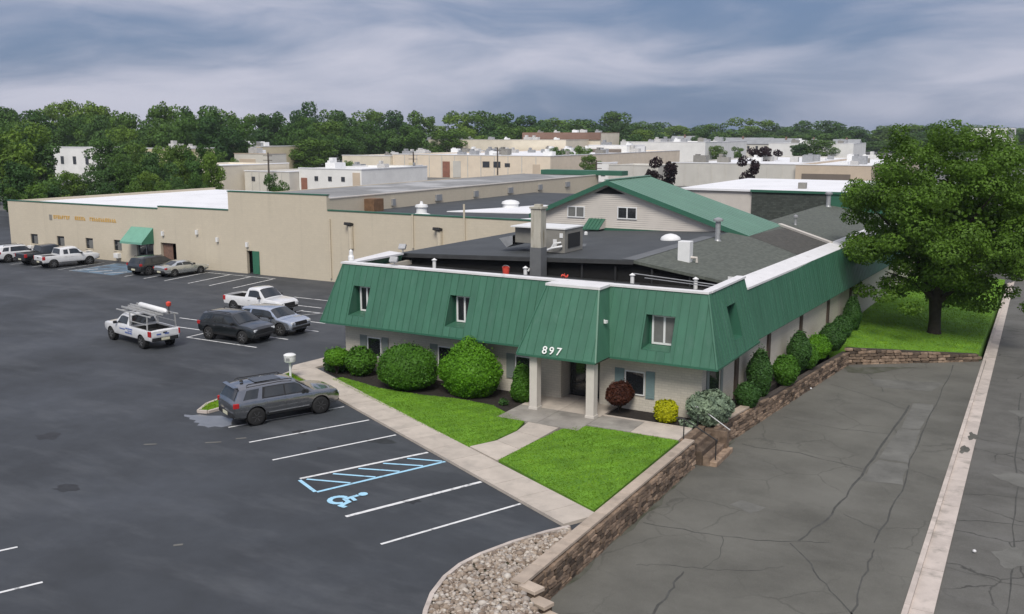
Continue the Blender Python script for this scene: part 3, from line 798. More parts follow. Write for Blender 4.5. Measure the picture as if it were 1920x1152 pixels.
# small pale stones lying against the wall foot
for (x, y, lab) in [(-11.62, 38.3, 'small white stone lying by the foot of the steps'), (-10.6, 50.7, 'small white stone lying under the row of side shrubs'), (-1.42, 33.1, 'tiny white scrap lying on the street')]:
    q = MB(); q.lathe([(.01, -.05), (.06, -.015), (.055, .03), (.015, .05)], (x, y, -.82 if x < -2 else -.95), 7)
    tag(q.build('pale_stone', M['white_cap']), lab, 'stone')
# ================================================================== the green-roofed office
office = empty('office_building', (-22.8, 39.5, 0), 0, 'pale brick office with ribbed green metal mansard roof and columned porch', 'building')

def clip(poly, axis, val, keep_greater):
    out = []; n = len(poly)
    for i in range(n):
        p, q = poly[i], poly[(i + 1) % n]
        pi = (p[axis] >= val) if keep_greater else (p[axis] <= val); qi = (q[axis] >= val) if keep_greater else (q[axis] <= val)
        if pi: out.append(p)
        if pi != qi:
            t = (val - p[axis]) / (q[axis] - p[axis]); out.append((p[0] + (q[0] - p[0]) * t, p[1] + (q[1] - p[1]) * t))
    return out
def panel_face(part, P0, U, T_, poly, holes, pitch, m, name='panel', rib=.045, th=.03, root=None):
    P0, U, T_ = Vector(P0), Vector(U).normalized(), Vector(T_).normalized(); N = U.cross(T_).normalized()
    us = [p[0] for p in poly]; cuts = set(); u = min(us)
    while u < max(us): cuts.add(round(u, 4)); u += pitch
    cuts.add(round(max(us), 4))
    for h in holes: cuts.add(round(h[0], 4)); cuts.add(round(h[1], 4))
    cuts = sorted(cuts); regular = min(us)
    for a, b_ in zip(cuts[:-1], cuts[1:]):
        if b_ - a < .02: continue
        s = clip(clip(poly, 0, a, True), 0, b_, False)
        pieces = [s]
        for h in holes:
            if a >= h[0] - 1e-3 and b_ <= h[1] + 1e-3:
                pieces = [clip(s, 1, h[2], False), clip(s, 1, h[3], True)]
        is_rib = abs(((a - regular) / pitch) - round((a - regular) / pitch)) < .02
        for pc in pieces:
            if len(pc) < 3: continue
            q = MB(); k = len(pc)
            f = [P0 + U * x + T_ * y for x, y in pc]
            q.add([p + N * .012 for p in f] + [p - N * .01 for p in f], [tuple(range(k)), tuple(range(2 * k - 1, k - 1, -1))] + [(i, k + i, k + (i + 1) % k, (i + 1) % k) for i in range(k)])
            if is_rib:
                on = [p for p in pc if p[0] < a + .004]
                if len(on) >= 2:
                    y0, y1 = min(p[1] for p in on), max(p[1] for p in on)
                    c0, c1 = P0 + U * (a + rib / 2) + T_ * y0, P0 + U * (a + rib / 2) + T_ * y1
                    w2 = U * (rib / 2)
                    q.add([c0 - w2, c0 + w2, c0 + w2 * .6 + N * (th + .012), c0 - w2 * .6 + N * (th + .012), c1 - w2, c1 + w2, c1 + w2 * .6 + N * (th + .012), c1 - w2 * .6 + N * (th + .012)],
                          [(0, 1, 2, 3), (7, 6, 5, 4), (1, 5, 6, 2), (2, 6, 7, 3), (3, 7, 4, 0)])
            q.build(name, m, part)
    return P0, U, T_, N

XL0, XR0, XL1, XR1 = -33.6, -11.95, -32.8, -12.8          # mansard: eave ends, top ends
YE, YT, ZE, ZT = 38.5, 39.6, 2.65, 5.7
SL = math.hypot(YT - YE, ZT - ZE); TDIR = Vector((0, YT - YE, ZT - ZE)).normalized()
mans = MB(); mans.box(XL1 + .15, XR1 - .12, 39.62, 39.75, ZE + .05, ZT - .05)
roof = mans.build('mansard_roof', M['green_trim'], office)
def zt_(z): return (z - ZE) / (ZT - ZE) * SL
PX0, PX1 = -20.75, -16.85      # porch projection at eave
wins = [(-31.85, -30.75), (-25.80, -24.65), (-15.45, -14.10)]
holes = [(a - XL0, b - XL0, zt_(3.13), zt_(4.62)) for a, b in wins]
def front_poly(x0, x1, x0t, x1t): return [(x0 - XL0, 0), (x1 - XL0, 0), (x1t - XL0, SL), (x0t - XL0, SL)]
panel_face(roof, (XL0, YE, ZE), (1, 0, 0), TDIR, front_poly(XL0, PX0 + .15, XL1, -19.9), holes[:2], .405, M['green_panel'])
panel_face(roof, (XL0, YE, ZE), (1, 0, 0), TDIR, front_poly(PX1 - .15, XR0, -17.6, XR1), holes[2:], .405, M['green_panel'])
# projecting porch roof
PYE, PYT, PZE, PZT = 36.95, 38.45, 2.68, 5.68
SLp = math.hypot(PYT - PYE, PZT - PZE); Tp = Vector((0, PYT - PYE, PZT - PZE)).normalized()
panel_face(roof, (PX0, PYE, PZE), (1, 0, 0), Tp, [(0, 0), (PX1 - PX0, 0), (-17.42 - PX0, SLp), (-20.0 - PX0, SLp)], [], .405, M['green_panel'])
for sx, xb, xt in ((1, PX1, -17.42), (-1, PX0, -20.0)):
    b = MB()
    pts = [(xb, PYE, PZE), (xb, 38.52, PZE), (xb - .02 * sx, 38.52, 2.7), (xt + .0 * sx, 39.66, PZT), (xt, PYT, PZT)]
    b.face(pts if sx > 0 else pts[::-1]); b.build('porch_side_panel', M['green_panel'], roof)
# right end of the mansard (corner block) and left end
XM = lambda t: XR0 + (XR1 - XR0) * t
Tr = Vector((XR1 - XR0, 0, ZT - ZE)); SLr = Tr.length
hole_r = [(41.55 - YE, 42.85 - YE, SLr * .22, SLr * .72)]
panel_face(roof, (XR0, YE, ZE), (0, 1, 0), Tr, [(0, 0), (6.5, 0), (6.5, SLr), (YT - YE, SLr)], hole_r, .405, M['green_panel'])
b = MB(); b.face([(XR0, YE + 6.5, ZE), (-13.6, YE + 6.5, ZE), (-13.6, YE + 6.5, ZT), (XR1, YE + 6.5, ZT)]); b.build('end_panel', M['white_trim'], roof)
Tl = Vector((XL1 - XL0, 0, ZT - ZE)); SLl = Tl.length
panel_face(roof, (XL0, YE + 6.4, ZE), (0, -1, 0), Tl, [(0, 0), (6.4, 0), (6.4 - (YT - YE), SLl), (0, SLl)], [], .405, M['green_panel'])
# dark pocket of the blank recess on the right end
b = MB(); b.box(-13.5, -13.45, 41.5, 42.9, 3.1, 5.1); b.build('recess_back', M['green_trim'], roof)
for y_ in (41.54, 42.86):
    b = MB(); b.face([(-12.14, y_, 3.32), (-13.45, y_, 3.32), (-13.45, y_, 4.85), (-12.56, y_, 4.85)]); b.build('recess_cheek', M['green_trim'], roof)
b = MB(); b.face([(-12.14, 41.54, 3.325), (-12.14, 42.86, 3.325), (-13.45, 42.86, 3.325), (-13.45, 41.54, 3.325)]); b.build('recess_sill', M['green_trim'], roof)
b = MB(); b.face([(-12.56, 41.54, 4.845), (-12.56, 42.86, 4.845), (-13.45, 42.86, 4.845), (-13.45, 41.54, 4.845)]); b.build('recess_head', M['green_trim'], roof)
# trims along the eave, ridge caps
for nm, args, m in [('eave_trim', ((XL0, YE - .02, ZE), (PX0 + .1, YE - .02, ZE)), 'green_trim'), ('eave_trim', ((PX1 - .1, YE - .02, ZE), (XR0 + .02, YE - .02, ZE)), 'green_trim'),
                    ('eave_trim', ((PX0, PYE - .02, PZE), (PX1, PYE - .02, PZE)), 'green_trim'), ('eave_trim', ((XR0 + .02, YE, ZE), (XR0 + .02, YE + 6.5, ZE)), 'green_trim'),
                    ('hip_trim', ((XR0, YE - .01, ZE), (XR1, YT, ZT)), 'green_panel'), ('hip_trim', ((XL0, YE - .01, ZE), (XL1, YT, ZT)), 'green_panel'),
                    ('hip_trim', ((PX1, PYE - .01, PZE), (-17.42, PYT, PZT)), 'green_panel'), ('hip_trim', ((PX0, PYE - .01, PZE), (-20.0, PYT, PZT)), 'green_panel')]:
    b = MB(); b.bar(*args, .07, .09); b.build(nm, M[m], roof)
# white top copings
for x0, x1, y0, y1, z in [(-32.95, -20.02, 39.52, 39.98, 5.74), (-17.40, -12.75, 39.52, 39.92, 5.742), (-13.16, -12.72, 39.94, 45.0, 5.745)]:
    b = MB(); b.box(x0, x1, y0, y1, z - .06, z + .03); b.build('coping', M['white_cap'], roof)
b = MB(); b.prism([(-20.08, 38.4), (-17.34, 38.38), (-17.36, 39.95), (-20.0, 39.95)], 5.66, 5.775); b.build('porch_coping', M['white_cap'], roof)
b = MB(); b.prism([(-32.95, 40.0), (-32.45, 40.0), (-32.45, 44.5), (-33.75, 44.9)], 5.64, 5.74); b.build('corner_coping', M['white_cap'], roof)
# soffit
b = MB(); b.prism([(XL0 + .03, YE + .03), (XR0 - .03, YE + .03), (XR0 - .03, 45.0), (-13.2, 45.0), (-13.2, 39.55), (XL0 + .03, 39.55)], ZE - .05, ZE - .01); b.build('soffit', M['brown_trim'], office)
b = MB(); b.box(PX0 + .03, PX1 - .03, PYE + .03, YE + .025, PZE - .07, PZE - .03); b.build('soffit', M['brown_trim'], office)

# upper windows standing back in the slope
def frame_window(parent, x0, x1, z0, z1, y, nm='window', glass='glass', bar=.085, mull=1):
    f = MB()
    f.box(x0, x1, y - .05, y + .03, z0, z0 + bar); f.box(x0, x1, y - .05, y + .03, z1 - bar, z1)
    f.box(x0, x0 + bar, y - .052, y + .03, z0 + bar, z1 - bar); f.box(x1 - bar, x1, y - .052, y + .03, z0 + bar, z1 - bar)
    for k in range(mull):
        xc = x0 + (x1 - x0) * (k + 1) / (mull + 1); f.box(xc - bar * .55, xc + bar * .55, y - .054, y + .03, z0 + bar, z1 - bar)
    w = f.build(nm, M['white_trim'], parent)
    n = mull + 1
    for k in range(n):
        a = x0 + bar + (x1 - x0 - bar) * k / n; b_ = x0 + (x1 - x0 - bar) * (k + 1) / n
        p = MB(); p.box(a + .01, b_ - .01, y - .02, y - .005, z0 + bar, z1 - bar); p.build('pane', M[glass], w)
    return w
def ys(z): return YE + (YT - YE) * (z - ZE) / (ZT - ZE)
for i, (a, b_) in enumerate(wins):
    z0, z1, yw = 3.13, 4.62, 39.60
    for x in (a + .012, b_ - .012):
        q = MB(); q.face([(x, ys(z0), z0), (x, yw, z0), (x, yw, z1), (x, ys(z1), z1)]); q.build('recess_cheek', M['green_trim'], roof)
    q = MB(); q.face([(a, ys(z0), z0 + .01), (b_, ys(z0), z0 + .01), (b_, yw, z0 + .10), (a, yw, z0 + .10)]); q.build('recess_sill', M['green_panel'], roof)
    q = MB(); q.face([(a, ys(z1), z1 - .005), (b_, ys(z1), z1 - .005), (b_, yw, z1 - .005), (a, yw, z1 - .005)]); q.build('recess_head', M['green_trim'], roof)
    frame_window(office, a + .16, b_ - .02, z0 + .12, z1 - .03, yw - .04, 'upper_window', 'glass_blind' if i == 2 else 'glass')

# ground floor walls
XW0, XW1, YW = -32.75, -12.9, 39.5
SK = .05                                                   # the side wall splays slightly
def sx_(y): return XW1 + (y - YW) * SK
b = MB()
b.box(XW0, -19.85, YW, YW + .3, 0, ZE - .04)
b.box(-17.75, XW1 - .3, YW, YW + .3, 0, ZE - .04)
b.box(-19.86, -17.74, YW + .02, YW + .3, 2.35, ZE - .04)
b.box(XW0, XW0 + .3, YW + .3, 62.8, 0, ZE + 2.6)
b.prism([(XW1 - .3, YW + .001), (XW1, YW), (sx_(86), 86), (sx_(86) - .3, 86)], 0, ZE + .4)
b.build('wall', M['brick_white'], office)
# entrance recess
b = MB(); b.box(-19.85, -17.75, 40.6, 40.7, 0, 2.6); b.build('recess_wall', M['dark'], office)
for x in (-19.86, -17.74):
    b = MB(); b.box(x - .06, x + .06, YW + .02, 40.6, .1, 2.36); b.build('recess_side', M['brick_white'], office)
dr = MB(); dr.box(-19.72, -17.88, 40.38, 40.44, .12, 2.36); door = dr.build('entrance_door', M['iron'], office)
for x0, x1 in ((-19.64, -18.84), (-18.76, -17.96)):
    b = MB(); b.box(x0, x1, 40.345, 40.375, .22, 2.26); b.build('door_pane', M['glass'], door)
for x, z in ((-19.2, 1.9), (-18.5, 1.85), (-18.42, 1.15)):
    b = MB(); b.box(x - .09, x + .09, 40.335, 40.342, z - .07, z + .07); b.build('door_notice', M['white_trim'], door)
b = MB(); b.box(-18.88, -18.85, 40.28, 40.33, .9, 1.4); b.build('handle', M['galv'], door)
for x in (-20.05, -17.22):
    b = MB(); b.box(x - .19, x + .19, 37.2, 37.62, .1, PZE - .03); b.box(x - .22, x + .22, 37.17, 37.65, .1, .22); b.build('porch_column', M['column'], office, bevel=.01)
# ground floor windows with shutters
for x0, x1, z0, z1, mm in [(-31.25, -30.35, .85, 1.90, 'shutter_grey'), (-26.75, -25.85, .85, 1.90, 'shutter_grey'), (-22.25, -21.35, .85, 1.92, 'shutter_grey'), (-16.52, -15.55, .80, 1.90, 'shutter')]:
    w = frame_window(office, x0, x1, z0, z1, YW - .01, 'window', 'glass', .05, 0)
    for s0, s1 in ((x0 - .50, x0 - .05), (x1 + .05, x1 + .47)):
        s = MB(); s.box(s0, s1, YW - .045, YW - .004, z0 - .10, z1 + .06)
        k = z0 - .05
        while k < z1: s.box(s0 + .05, s1 - .05, YW - .058, YW - .047, k, k + .05); k += .10
        s.build('shutter', M[mm], office)
b = MB(); b.prism([(sx_(40.4) + .01, 40.4), (sx_(41.6) + .01, 41.6), (sx_(41.6) - .05, 41.6), (sx_(40.4) - .05, 40.4)], .9, 2.2); b.build('side_window', M['glass'], office)
for y0 in (40.0, 41.75):
    b = MB(); b.prism([(sx_(y0) + .05, y0), (sx_(y0) + .05, y0 + .3), (sx_(y0) + .004, y0 + .3), (sx_(y0) + .004, y0)], .8, 2.3); b.build('shutter', M['shutter_grey'], office)
for y0 in (43.6, 48.4, 54.2, 60.0, 65.6):
    b = MB(); b.prism([(sx_(y0) + .10, y0), (sx_(y0) + .10, y0 + .45), (sx_(y0) + .004, y0 + .45), (sx_(y0) + .004, y0)], 0, ZE); b.build('pilaster', M['brown_trim'], office)
# long green fascia and its white coping on the street side
def fx(y): return -12.66 + (y - 45.0) * .036
fas = MB(); fas.box(-12.92, -12.88, 45.1, 45.3, 3, 5); fascia = fas.build('side_fascia', M['green_trim'], office)
F0 = Vector((-12.12, 45.02, ZE)); Fd = Vector((.042, 1, 0)).normalized(); Ft = Vector((-.56, 0, 2.55))
FL = 40.0
panel_face(fascia, F0, Fd, Ft, [(0, 0), (FL, 0), (FL, Ft.length), (0, Ft.length)], [], .405, M['green_panel'], rib=.03, th=.012)
y = 45.04
while y < 85:
    y2 = min(85.3, y + 3.05)
    b = MB(); a0, a1 = fx(y) + .06, fx(y2) + .06; b.add([(a0, y + .006, 5.12), (a1, y2 - .006, 5.12), (a1 - 1.02, y2 - .006, 5.12), (a0 - 1.02, y + .006, 5.12), (a0, y + .006, 5.22), (a1, y2 - .006, 5.22), (a1 - 1.02, y2 - .006, 5.42), (a0 - 1.02, y + .006, 5.42)], [(3, 2, 1, 0), (7, 6, 5, 4)[::-1], (0, 1, 5, 4), (1, 2, 6, 5), (2, 3, 7, 6), (3, 0, 4, 7)]); b.build('coping', M['white_cap'], fascia); y = y2
b = MB(); b.prism([(-12.14, 45.05), (-10.45, 85), (-11.3, 85), (-12.9, 45.05)], ZE - .03, ZE + .01); b.build('soffit', M['brown_trim'], fascia)

# house numbers on the porch roof
def text(body, size, name, m, parent, loc, rot, extrude=.02):
    cu = bpy.data.curves.new(name, 'FONT'); cu.body = body; cu.size = size; cu.extrude = extrude; cu.align_x = 'CENTER'; cu.offset = .004
    cu.space_character = 1.25
    tmp = bpy.data.objects.new(name, cu); COL.objects.link(tmp)
    bpy.context.view_layer.update()
    me = bpy.data.meshes.new_from_object(tmp.evaluated_get(bpy.context.evaluated_depsgraph_get()))
    bpy.data.objects.remove(tmp, do_unlink=True)
    me.materials.clear(); me.materials.append(m)
    off = wloc(parent)
    return link(name, me, parent, (loc[0] - off.x, loc[1] - off.y, loc[2] - off.z), rot)
tilt = math.atan2(PZT - PZE, PYT - PYE)
for ch, x in (('8', -19.36), ('9', -19.02), ('7', -18.66)):
    zc = 2.84; text(ch, .50, 'house_number', M['white_letter'], office, (x, PYE + (zc - PZE) / (PZT - PZE) * (PYT - PYE) - .10, zc), (tilt, 0, 0))
# small camera on the porch side, floodlights on the parapet
b = MB(); b.box(-17.10, -16.98, 38.30, 38.5, 4.20, 4.32); b.tube([(-17.1, 38.45, 4.26), (-17.4, 38.6, 4.5)], .03, 6); b.build('security_camera', M['white_trim'], office)
for x, y_ in ((-29.6, 39.72), (-32.6, 44.6)):
    b = MB(); b.obox((x, y_, 6.08), (.42, .14, .30), R(12), R(-35)); b.tube([(x, y_ + .05, 5.75), (x, y_ + .02, 6.0)], .035, 6); b.build('floodlight', M['galv'], office)
b = MB(); b.lathe([(.16, 5.75), (.16, 5.95), (.10, 6.05), (.10, 6.25), (.02, 6.35)], (-32.95, 40.4, 0), 10); b.build('roof_vent', M['white_trim'], office)

# ---- roof behind the parapet
ZR, XR_ = 6.15, -18.5
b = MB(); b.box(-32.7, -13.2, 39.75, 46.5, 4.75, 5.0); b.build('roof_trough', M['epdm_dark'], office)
YB = 90.0
b = MB()
b.add([(-33.4, 45, 5.60), (XR_, 45, ZR), (XR_, 69.3, ZR), (-33.4, 69.3, 5.60), (-33.4, 45, 5.45), (XR_, 45, 5.98), (XR_, 69.3, 5.9), (-33.4, 69.3, 5.4)],
      [(0, 1, 2, 3), (4, 5, 1, 0), (3, 7, 4, 0), (7, 6, 5, 4)])
b.build('flat_roof', M['epdm'], office)
def rz_(x): return ZR - .147 * (x - XR_)
def rslope(y0, y1, m, x1a, x1b, lift=0.0, x0=XR_):
    q = MB(); q.add([(x0, y0, rz_(x0) + lift), (x1a, y0, rz_(x1a) + lift), (x1b, y1, rz_(x1b) + lift), (x0, y1, rz_(x0) + lift), (x0, y0, rz_(x0) - .15), (x1a, y0, rz_(x1a) - .15), (x1b, y1, rz_(x1b) - .15), (x0, y1, rz_(x0) - .15)],
          [(0, 1, 2, 3), (4, 5, 1, 0), (5, 6, 2, 1)]); return q.build('shingle_roof', M[m], office)
rslope(45, YB, 'shingle', fx(45) - .95, fx(YB) - .95)
b = MB(); b.face([(x, y_, rz_(x) + .012) for x, y_ in ((-17.25, 61.3), (fx(57.6) - .97, 57.6), (fx(65.1) - .97, 65.1), (-16.75, 68.7))]); b.build('valley_shingles', M['shingle_brown'], office)
b = MB(); b.bar((-17.3, 69.3, rz_(-17.3) + .08), (fx(65) - .9, 65.0, rz_(fx(65) - .9) + .08), .28, .16); b.build('divider_coping', M['siding'], office)
# shade of the open gable, painted as a near-black sheet under the roof edge
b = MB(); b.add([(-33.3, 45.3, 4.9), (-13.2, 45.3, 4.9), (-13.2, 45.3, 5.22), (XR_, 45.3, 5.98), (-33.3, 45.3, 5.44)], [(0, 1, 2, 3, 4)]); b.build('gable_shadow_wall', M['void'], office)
for x in (-21.5, -19.6, -17.6, -15.6):
    b = MB(); b.box(x, x + .1, 45.12, 45.28, 4.95, rz_(max(x, XR_)) - .17 if x > XR_ else 5.8); b.build('gable_post', M['epdm_dark'], office)
b = MB(); b.add([(XR_ - .75, 45.2, ZR + .0), (XR_ + .05, 45.2, ZR + .015), (XR_ + .05, 58, ZR + .015), (XR_ - .75, 58, ZR + .0)], [(0, 1, 2, 3)]); b.build('ridge_seam', M['epdm_light'], office)
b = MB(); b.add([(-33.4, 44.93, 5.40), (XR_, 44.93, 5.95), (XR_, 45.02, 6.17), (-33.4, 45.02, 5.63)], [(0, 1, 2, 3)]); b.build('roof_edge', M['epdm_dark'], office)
for x0, x1, y0, y1 in [(-27.2, -24.0, 50.6, 52.4), (-26.4, -25.2, 48.2, 48.8)]:
    q = MB(); zz_ = lambda x: 5.60 + (x + 33.4) * .0369 + .006
    q.face([(x0, y0, zz_(x0)), (x1, y0 + .3, zz_(x1)), (x1 - .6, y1, zz_(x1 - .6)), (x0 - .3, y1 - .2, zz_(x0 - .3))]); q.build('roof_patch', M['epdm_light'], office)
# lumber and pipes lying in the trough, along the shingle edge
for k, (p, q_, w) in enumerate([((-18.3, 44.6, 5.55), (-13.6, 43.9, 5.40), .06), ((-17.6, 44.3, 5.42), (-13.9, 43.6, 5.36), .05), ((-24.5, 43.6, 5.16), (-17.5, 43.4, 5.2), .09), ((-21.0, 42.4, 5.08), (-16.2, 42.2, 5.1), .07)]):
    b = MB(); b.tube([p, q_], w * .5, 6); b.build('roof_pipe', M['galv'] if k < 2 else M['epdm'], office)
for x, y_ in ((-18.3, 44.4), (-15.1, 44.7), (-30.2, 44.3), (-24.2, 44.0)):
    b = MB(); b.lathe([(.10, 5.0), (.10, 5.45), (.16, 5.5), (.02, 5.6)], (x, y_, 0), 8); b.build('roof_vent', M['white_trim'], office)
# chimney
b = MB(); b.box(-24.0, -23.40, 44.2, 44.8, 6.58, 8.62); ch_ = b.build('chimney', M['chimney'], office, bevel=.01)
b = MB(); b.box(-24.03, -23.37, 44.17, 44.83, 4.9, 6.58); b.build('chimney_flashing', M['chimney_base'], ch_)
b = MB(); b.box(-24.06, -23.34, 44.14, 44.86, 8.62, 8.72); b.box(-23.88, -23.52, 44.34, 44.68, 8.72, 8.84); b.build('chimney_cap', M['chimney'], ch_)
# vents standing on the roof
def vent(x, y_, z0, r, h, cap_r, m='galv', elbow=False):
    b = MB(); b.lathe([(r * 1.6, z0), (r * 1.1, z0 + .12), (r, z0 + .2), (r, z0 + h), (cap_r, z0 + h), (cap_r, z0 + h + .12), (r * .5, z0 + h + .22), (.01, z0 + h + .24)], (x, y_, 0), 12); return b.build('roof_vent', M[m], office, smooth=40)
vent(-17.9, 56.8, 6.0, .16, 1.25, .30); vent(-16.7, 71.4, 5.85, .09, .55, .17); vent(-17.9, 88.5, 6.0, .20, 1.15, .34)
b = MB(); b.lathe([(.62, 6.02), (.62, 6.14), (.55, 6.26), (.36, 6.38), (.14, 6.44), (.01, 6.46)], (-20.5, 55.7, 0), 18); b.build('skylight_dome', M['white_trim'], office, smooth=50)
b = MB(); b.box(-17.15, -16.5, 47.7, 48.25, 5.8, 6.95); b.build('vent_box', M['white_trim'], office, bevel=.02)
b = MB(); b.tube([(-16.5, 48.0, 6.1), (-16.2, 48.0, 6.1), (-16.2, 48.0, 5.85)], .07, 8); b.build('vent_elbow', M['siding'], office)
b = MB(); b.lathe([(.12, 5.7), (.12, 6.0), (.02, 6.05)], (-27.3, 58.0, 0), 8); b.build('roof_vent', M['white_trim'], office)

# ---- upper gabled storey with green metal roof
GY, GB, GXC, GZA = 61.1, 69.0, -27.25, 9.28
SLP = .330; SLL = .42
GXR, GXL = -17.15, -33.3
b = MB(); b.add([(GXL + .6, GY + .45, 5.4), (GXR - .2, GY + .45, 5.4), (GXR - .2, GY + .45, GZA - SLP * (GXR - .2 - GXC) - .05), (GXC, GY + .45, GZA - .12), (GXL + .6, GY + .45, GZA - SLL * (GXC - GXL - .6) - .05)], [(0, 1, 2, 3, 4)])
gwall = b.build('gable_wall', M['siding'], office)
z = 6.0
while z < 8.9:                                             # clapboards
    hw = GZA - .25 - z - .14
    x0, x1 = max(GXL + .65, GXC - hw / SLL), min(GXR - .25, GXC + hw / SLP)
    if x1 - x0 > .3:
        q = MB(); q.add([(x0, GY + .40, z), (x1, GY + .40, z), (x1, GY + .445, z), (x0, GY + .445, z), (x0, GY + .43, z + .14), (x1, GY + .43, z + .14)], [(0, 1, 5, 4), (0, 3, 2, 1), (0, 4, 3), (1, 2, 5)]); q.build('clapboard', M['siding'], gwall)
    z += .142
for side in (-1, 1):
    xe = GXR - .05 if side > 0 else GXL
    ze = GZA - (SLP if side > 0 else SLL) * abs(xe - GXC); Ts = Vector((GXC - xe, 0, GZA - ze))
    if side > 0: panel_face(gwall, (xe, GY, ze), (0, 1, 0), Ts, [(0, 0), (GB - GY + .5, 0), (GB - GY, Ts.length), (0, Ts.length)], [], .60, M['green_roof'], 'roof_panel', .03, .02)
    else: panel_face(gwall, (xe, GB, ze), (0, -1, 0), Ts, [(0, 0), (GB - GY, 0), (GB - GY, Ts.length), (0, Ts.length)], [], .60, M['green_roof'], 'roof_panel', .03, .02)
    q = MB(); q.add([(xe, GY - .04, ze - .30), (GXC, GY - .04, GZA - .30), (GXC, GY - .04, GZA + .03), (xe, GY - .04, ze + .03), (xe, GY + .02, ze - .30), (GXC, GY + .02, GZA - .30), (GXC, GY + .02, GZA + .03), (xe, GY + .02, ze + .03)],
                    [(0, 1, 2, 3), (7, 6, 5, 4), (3, 2, 6, 7), (0, 4, 5, 1)] if side < 0 else [(3, 2, 1, 0), (4, 5, 6, 7), (7, 6, 2, 3), (1, 5, 4, 0)]); q.build('rake_board', M['green_trim'], gwall)
    q = MB(); q.add([(xe, GY + .02, ze - .22), (GXC, GY + .02, GZA - .22), (GXC, GY + .45, GZA - .22), (xe, GY + .45, ze - .22)], [(0, 1, 2, 3)]); q.build('gable_soffit', M['siding'], gwall)
q = MB(); q.bar((GXC, GY - .04, GZA + .05), (GXC, GB, GZA + .05), .30, .06); q.build('ridge_cap', M['green_roof'], gwall)
q = MB(); q.add([(GXL, GB, 5.4), (GXR, GB, 5.4), (GXR, GB, GZA - SLP * (GXR - GXC) - .1), (GXC, GB, GZA - .08), (GXL, GB, GZA - SLL * (GXC - GXL) - .1)], [(4, 3, 2, 1, 0)]); q.build('rear_gable', M['siding'], gwall)
q = MB(); q.box(GXL + .7, GXR - .6, GY + .30, GY + .39, 5.3, 5.98); q.build('green_base_band', M['green_trim'], gwall)
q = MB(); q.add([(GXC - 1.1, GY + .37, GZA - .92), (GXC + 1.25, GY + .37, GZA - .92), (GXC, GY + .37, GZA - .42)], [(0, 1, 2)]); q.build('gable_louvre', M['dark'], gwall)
frame_window(gwall, -30.40, -29.05, 6.62, 7.42, GY + .38, 'gable_window', 'glass_blind', .07, 1)
frame_window(gwall, -26.55, -25.10, 6.66, 7.50, GY + .38, 'gable_window', 'glass', .07, 1)
aw = MB(); aw.add([(-28.7, GY + .36, 6.62), (-27.45, GY + .36, 6.62), (-27.45, GY - .75, 5.98), (-28.7, GY - .75, 5.98), (-28.7, GY + .36, 6.56), (-27.45, GY + .36, 6.56), (-27.45, GY - .75, 5.92), (-28.7, GY - .75, 5.92)], [(3, 2, 1, 0), (4, 5, 6, 7), (0, 4, 7, 3), (2, 6, 5, 1), (3, 7, 6, 2)])
awo = aw.build('door_canopy', M['green_panel'], gwall)
for k in range(1, 5):
    x = -28.7 + .25 * k; q = MB(); q.bar((x, GY + .34, 6.64), (x, GY - .75, 6.0), .03, .04); q.build('canopy_rib', M['green_trim'], awo)
q = MB(); q.add([(-27.46, GY + .36, 6.56), (-27.46, GY - .70, 5.95), (-27.46, GY + .36, 5.95)], [(0, 1, 2)]); q.build('canopy_cheek', M['siding'], awo)

# ---- rear block: white roof behind, shingled and green mansard wall
b = MB(); b.box(-32.0, -9.6, 90.05, 112, 0, 7.1); rear = b.build('rear_block', M['siding'], office)
b = MB(); b.prism([(-32.2, 89.8), (-9.4, 89.8), (-9.4, 113), (-32.2, 113)], 7.1, 7.28); b.build('white_roof', M['white_roof'], rear)
b = MB(); b.box(-25.2, -18.2, 89.86, 90.03, 2.6, 7.09); b.build('shingle_wall', M['shingle_wall'], rear)
b = MB(); b.box(-18.19, -9.5, 89.83, 90.0, 4.6, 7.09); b.build('green_wall', M['green_trim'], rear)
b = MB(); b.box(-25.3, -9.4, 89.70, 89.79, 7.08, 7.30); b.build('roof_edge_trim', M['green_trim'], rear)
for x, y_ in ((-21.5, 94), (-17.0, 96)):
    b = MB(); b.box(x - .35, x + .35, y_ - .35, y_ + .35, 7.28, 7.85); b.build('roof_hatch', M['hvac'], rear)

# ---- things standing on the roof
hv = empty('rooftop_air_handler', (-24.75, 48.0, 5.75), R(0), 'large grey rooftop air handler with open white hood beside the chimney', 'air conditioner')
hv.location = (-24.2, 48.0, 5.95)
b = MB(); b.box(-24.5, -22.9, 46.9, 49.2, 6.15, 7.45); b.build('cabinet', M['hvac'], hv, bevel=.02)
b = MB(); b.box(-26.2, -24.52, 47.2, 49.0, 6.55, 7.42); b.build('cabinet', M['hvac'], hv, bevel=.02)
b = MB(); b.box(-26.3, -22.85, 46.85, 49.25, 7.46, 7.53); b.build('top_cover', M['white_trim'], hv)
b = MB(); b.add([(-26.3, 47.1, 6.95), (-27.2, 47.1, 6.75), (-27.1, 49.0, 6.75), (-26.3, 49.0, 6.95), (-26.3, 47.1, 6.45), (-26.7, 47.1, 6.25), (-26.7, 49.0, 6.25), (-26.3, 49.0, 6.45)], [(0, 1, 2, 3), (4, 7, 6, 5), (0, 4, 5, 1), (1, 5, 6, 2), (2, 6, 7, 3)]); b.build('intake_hood', M['galv'], hv)
for x0, z0, w, h in ((-24.3, 6.9, .25, .35), (-23.6, 6.5, .22, .4), (-23.2, 7.0, .2, .25)):
    b = MB(); b.box(x0, x0 + w, 46.86, 46.895, z0, z0 + h); b.build('access_panel', M['white_trim'], hv)
b = MB(); b.box(-22.895, -22.87, 47.3, 48.8, 6.4, 7.2); b.build('louvre', M['iron'], hv)
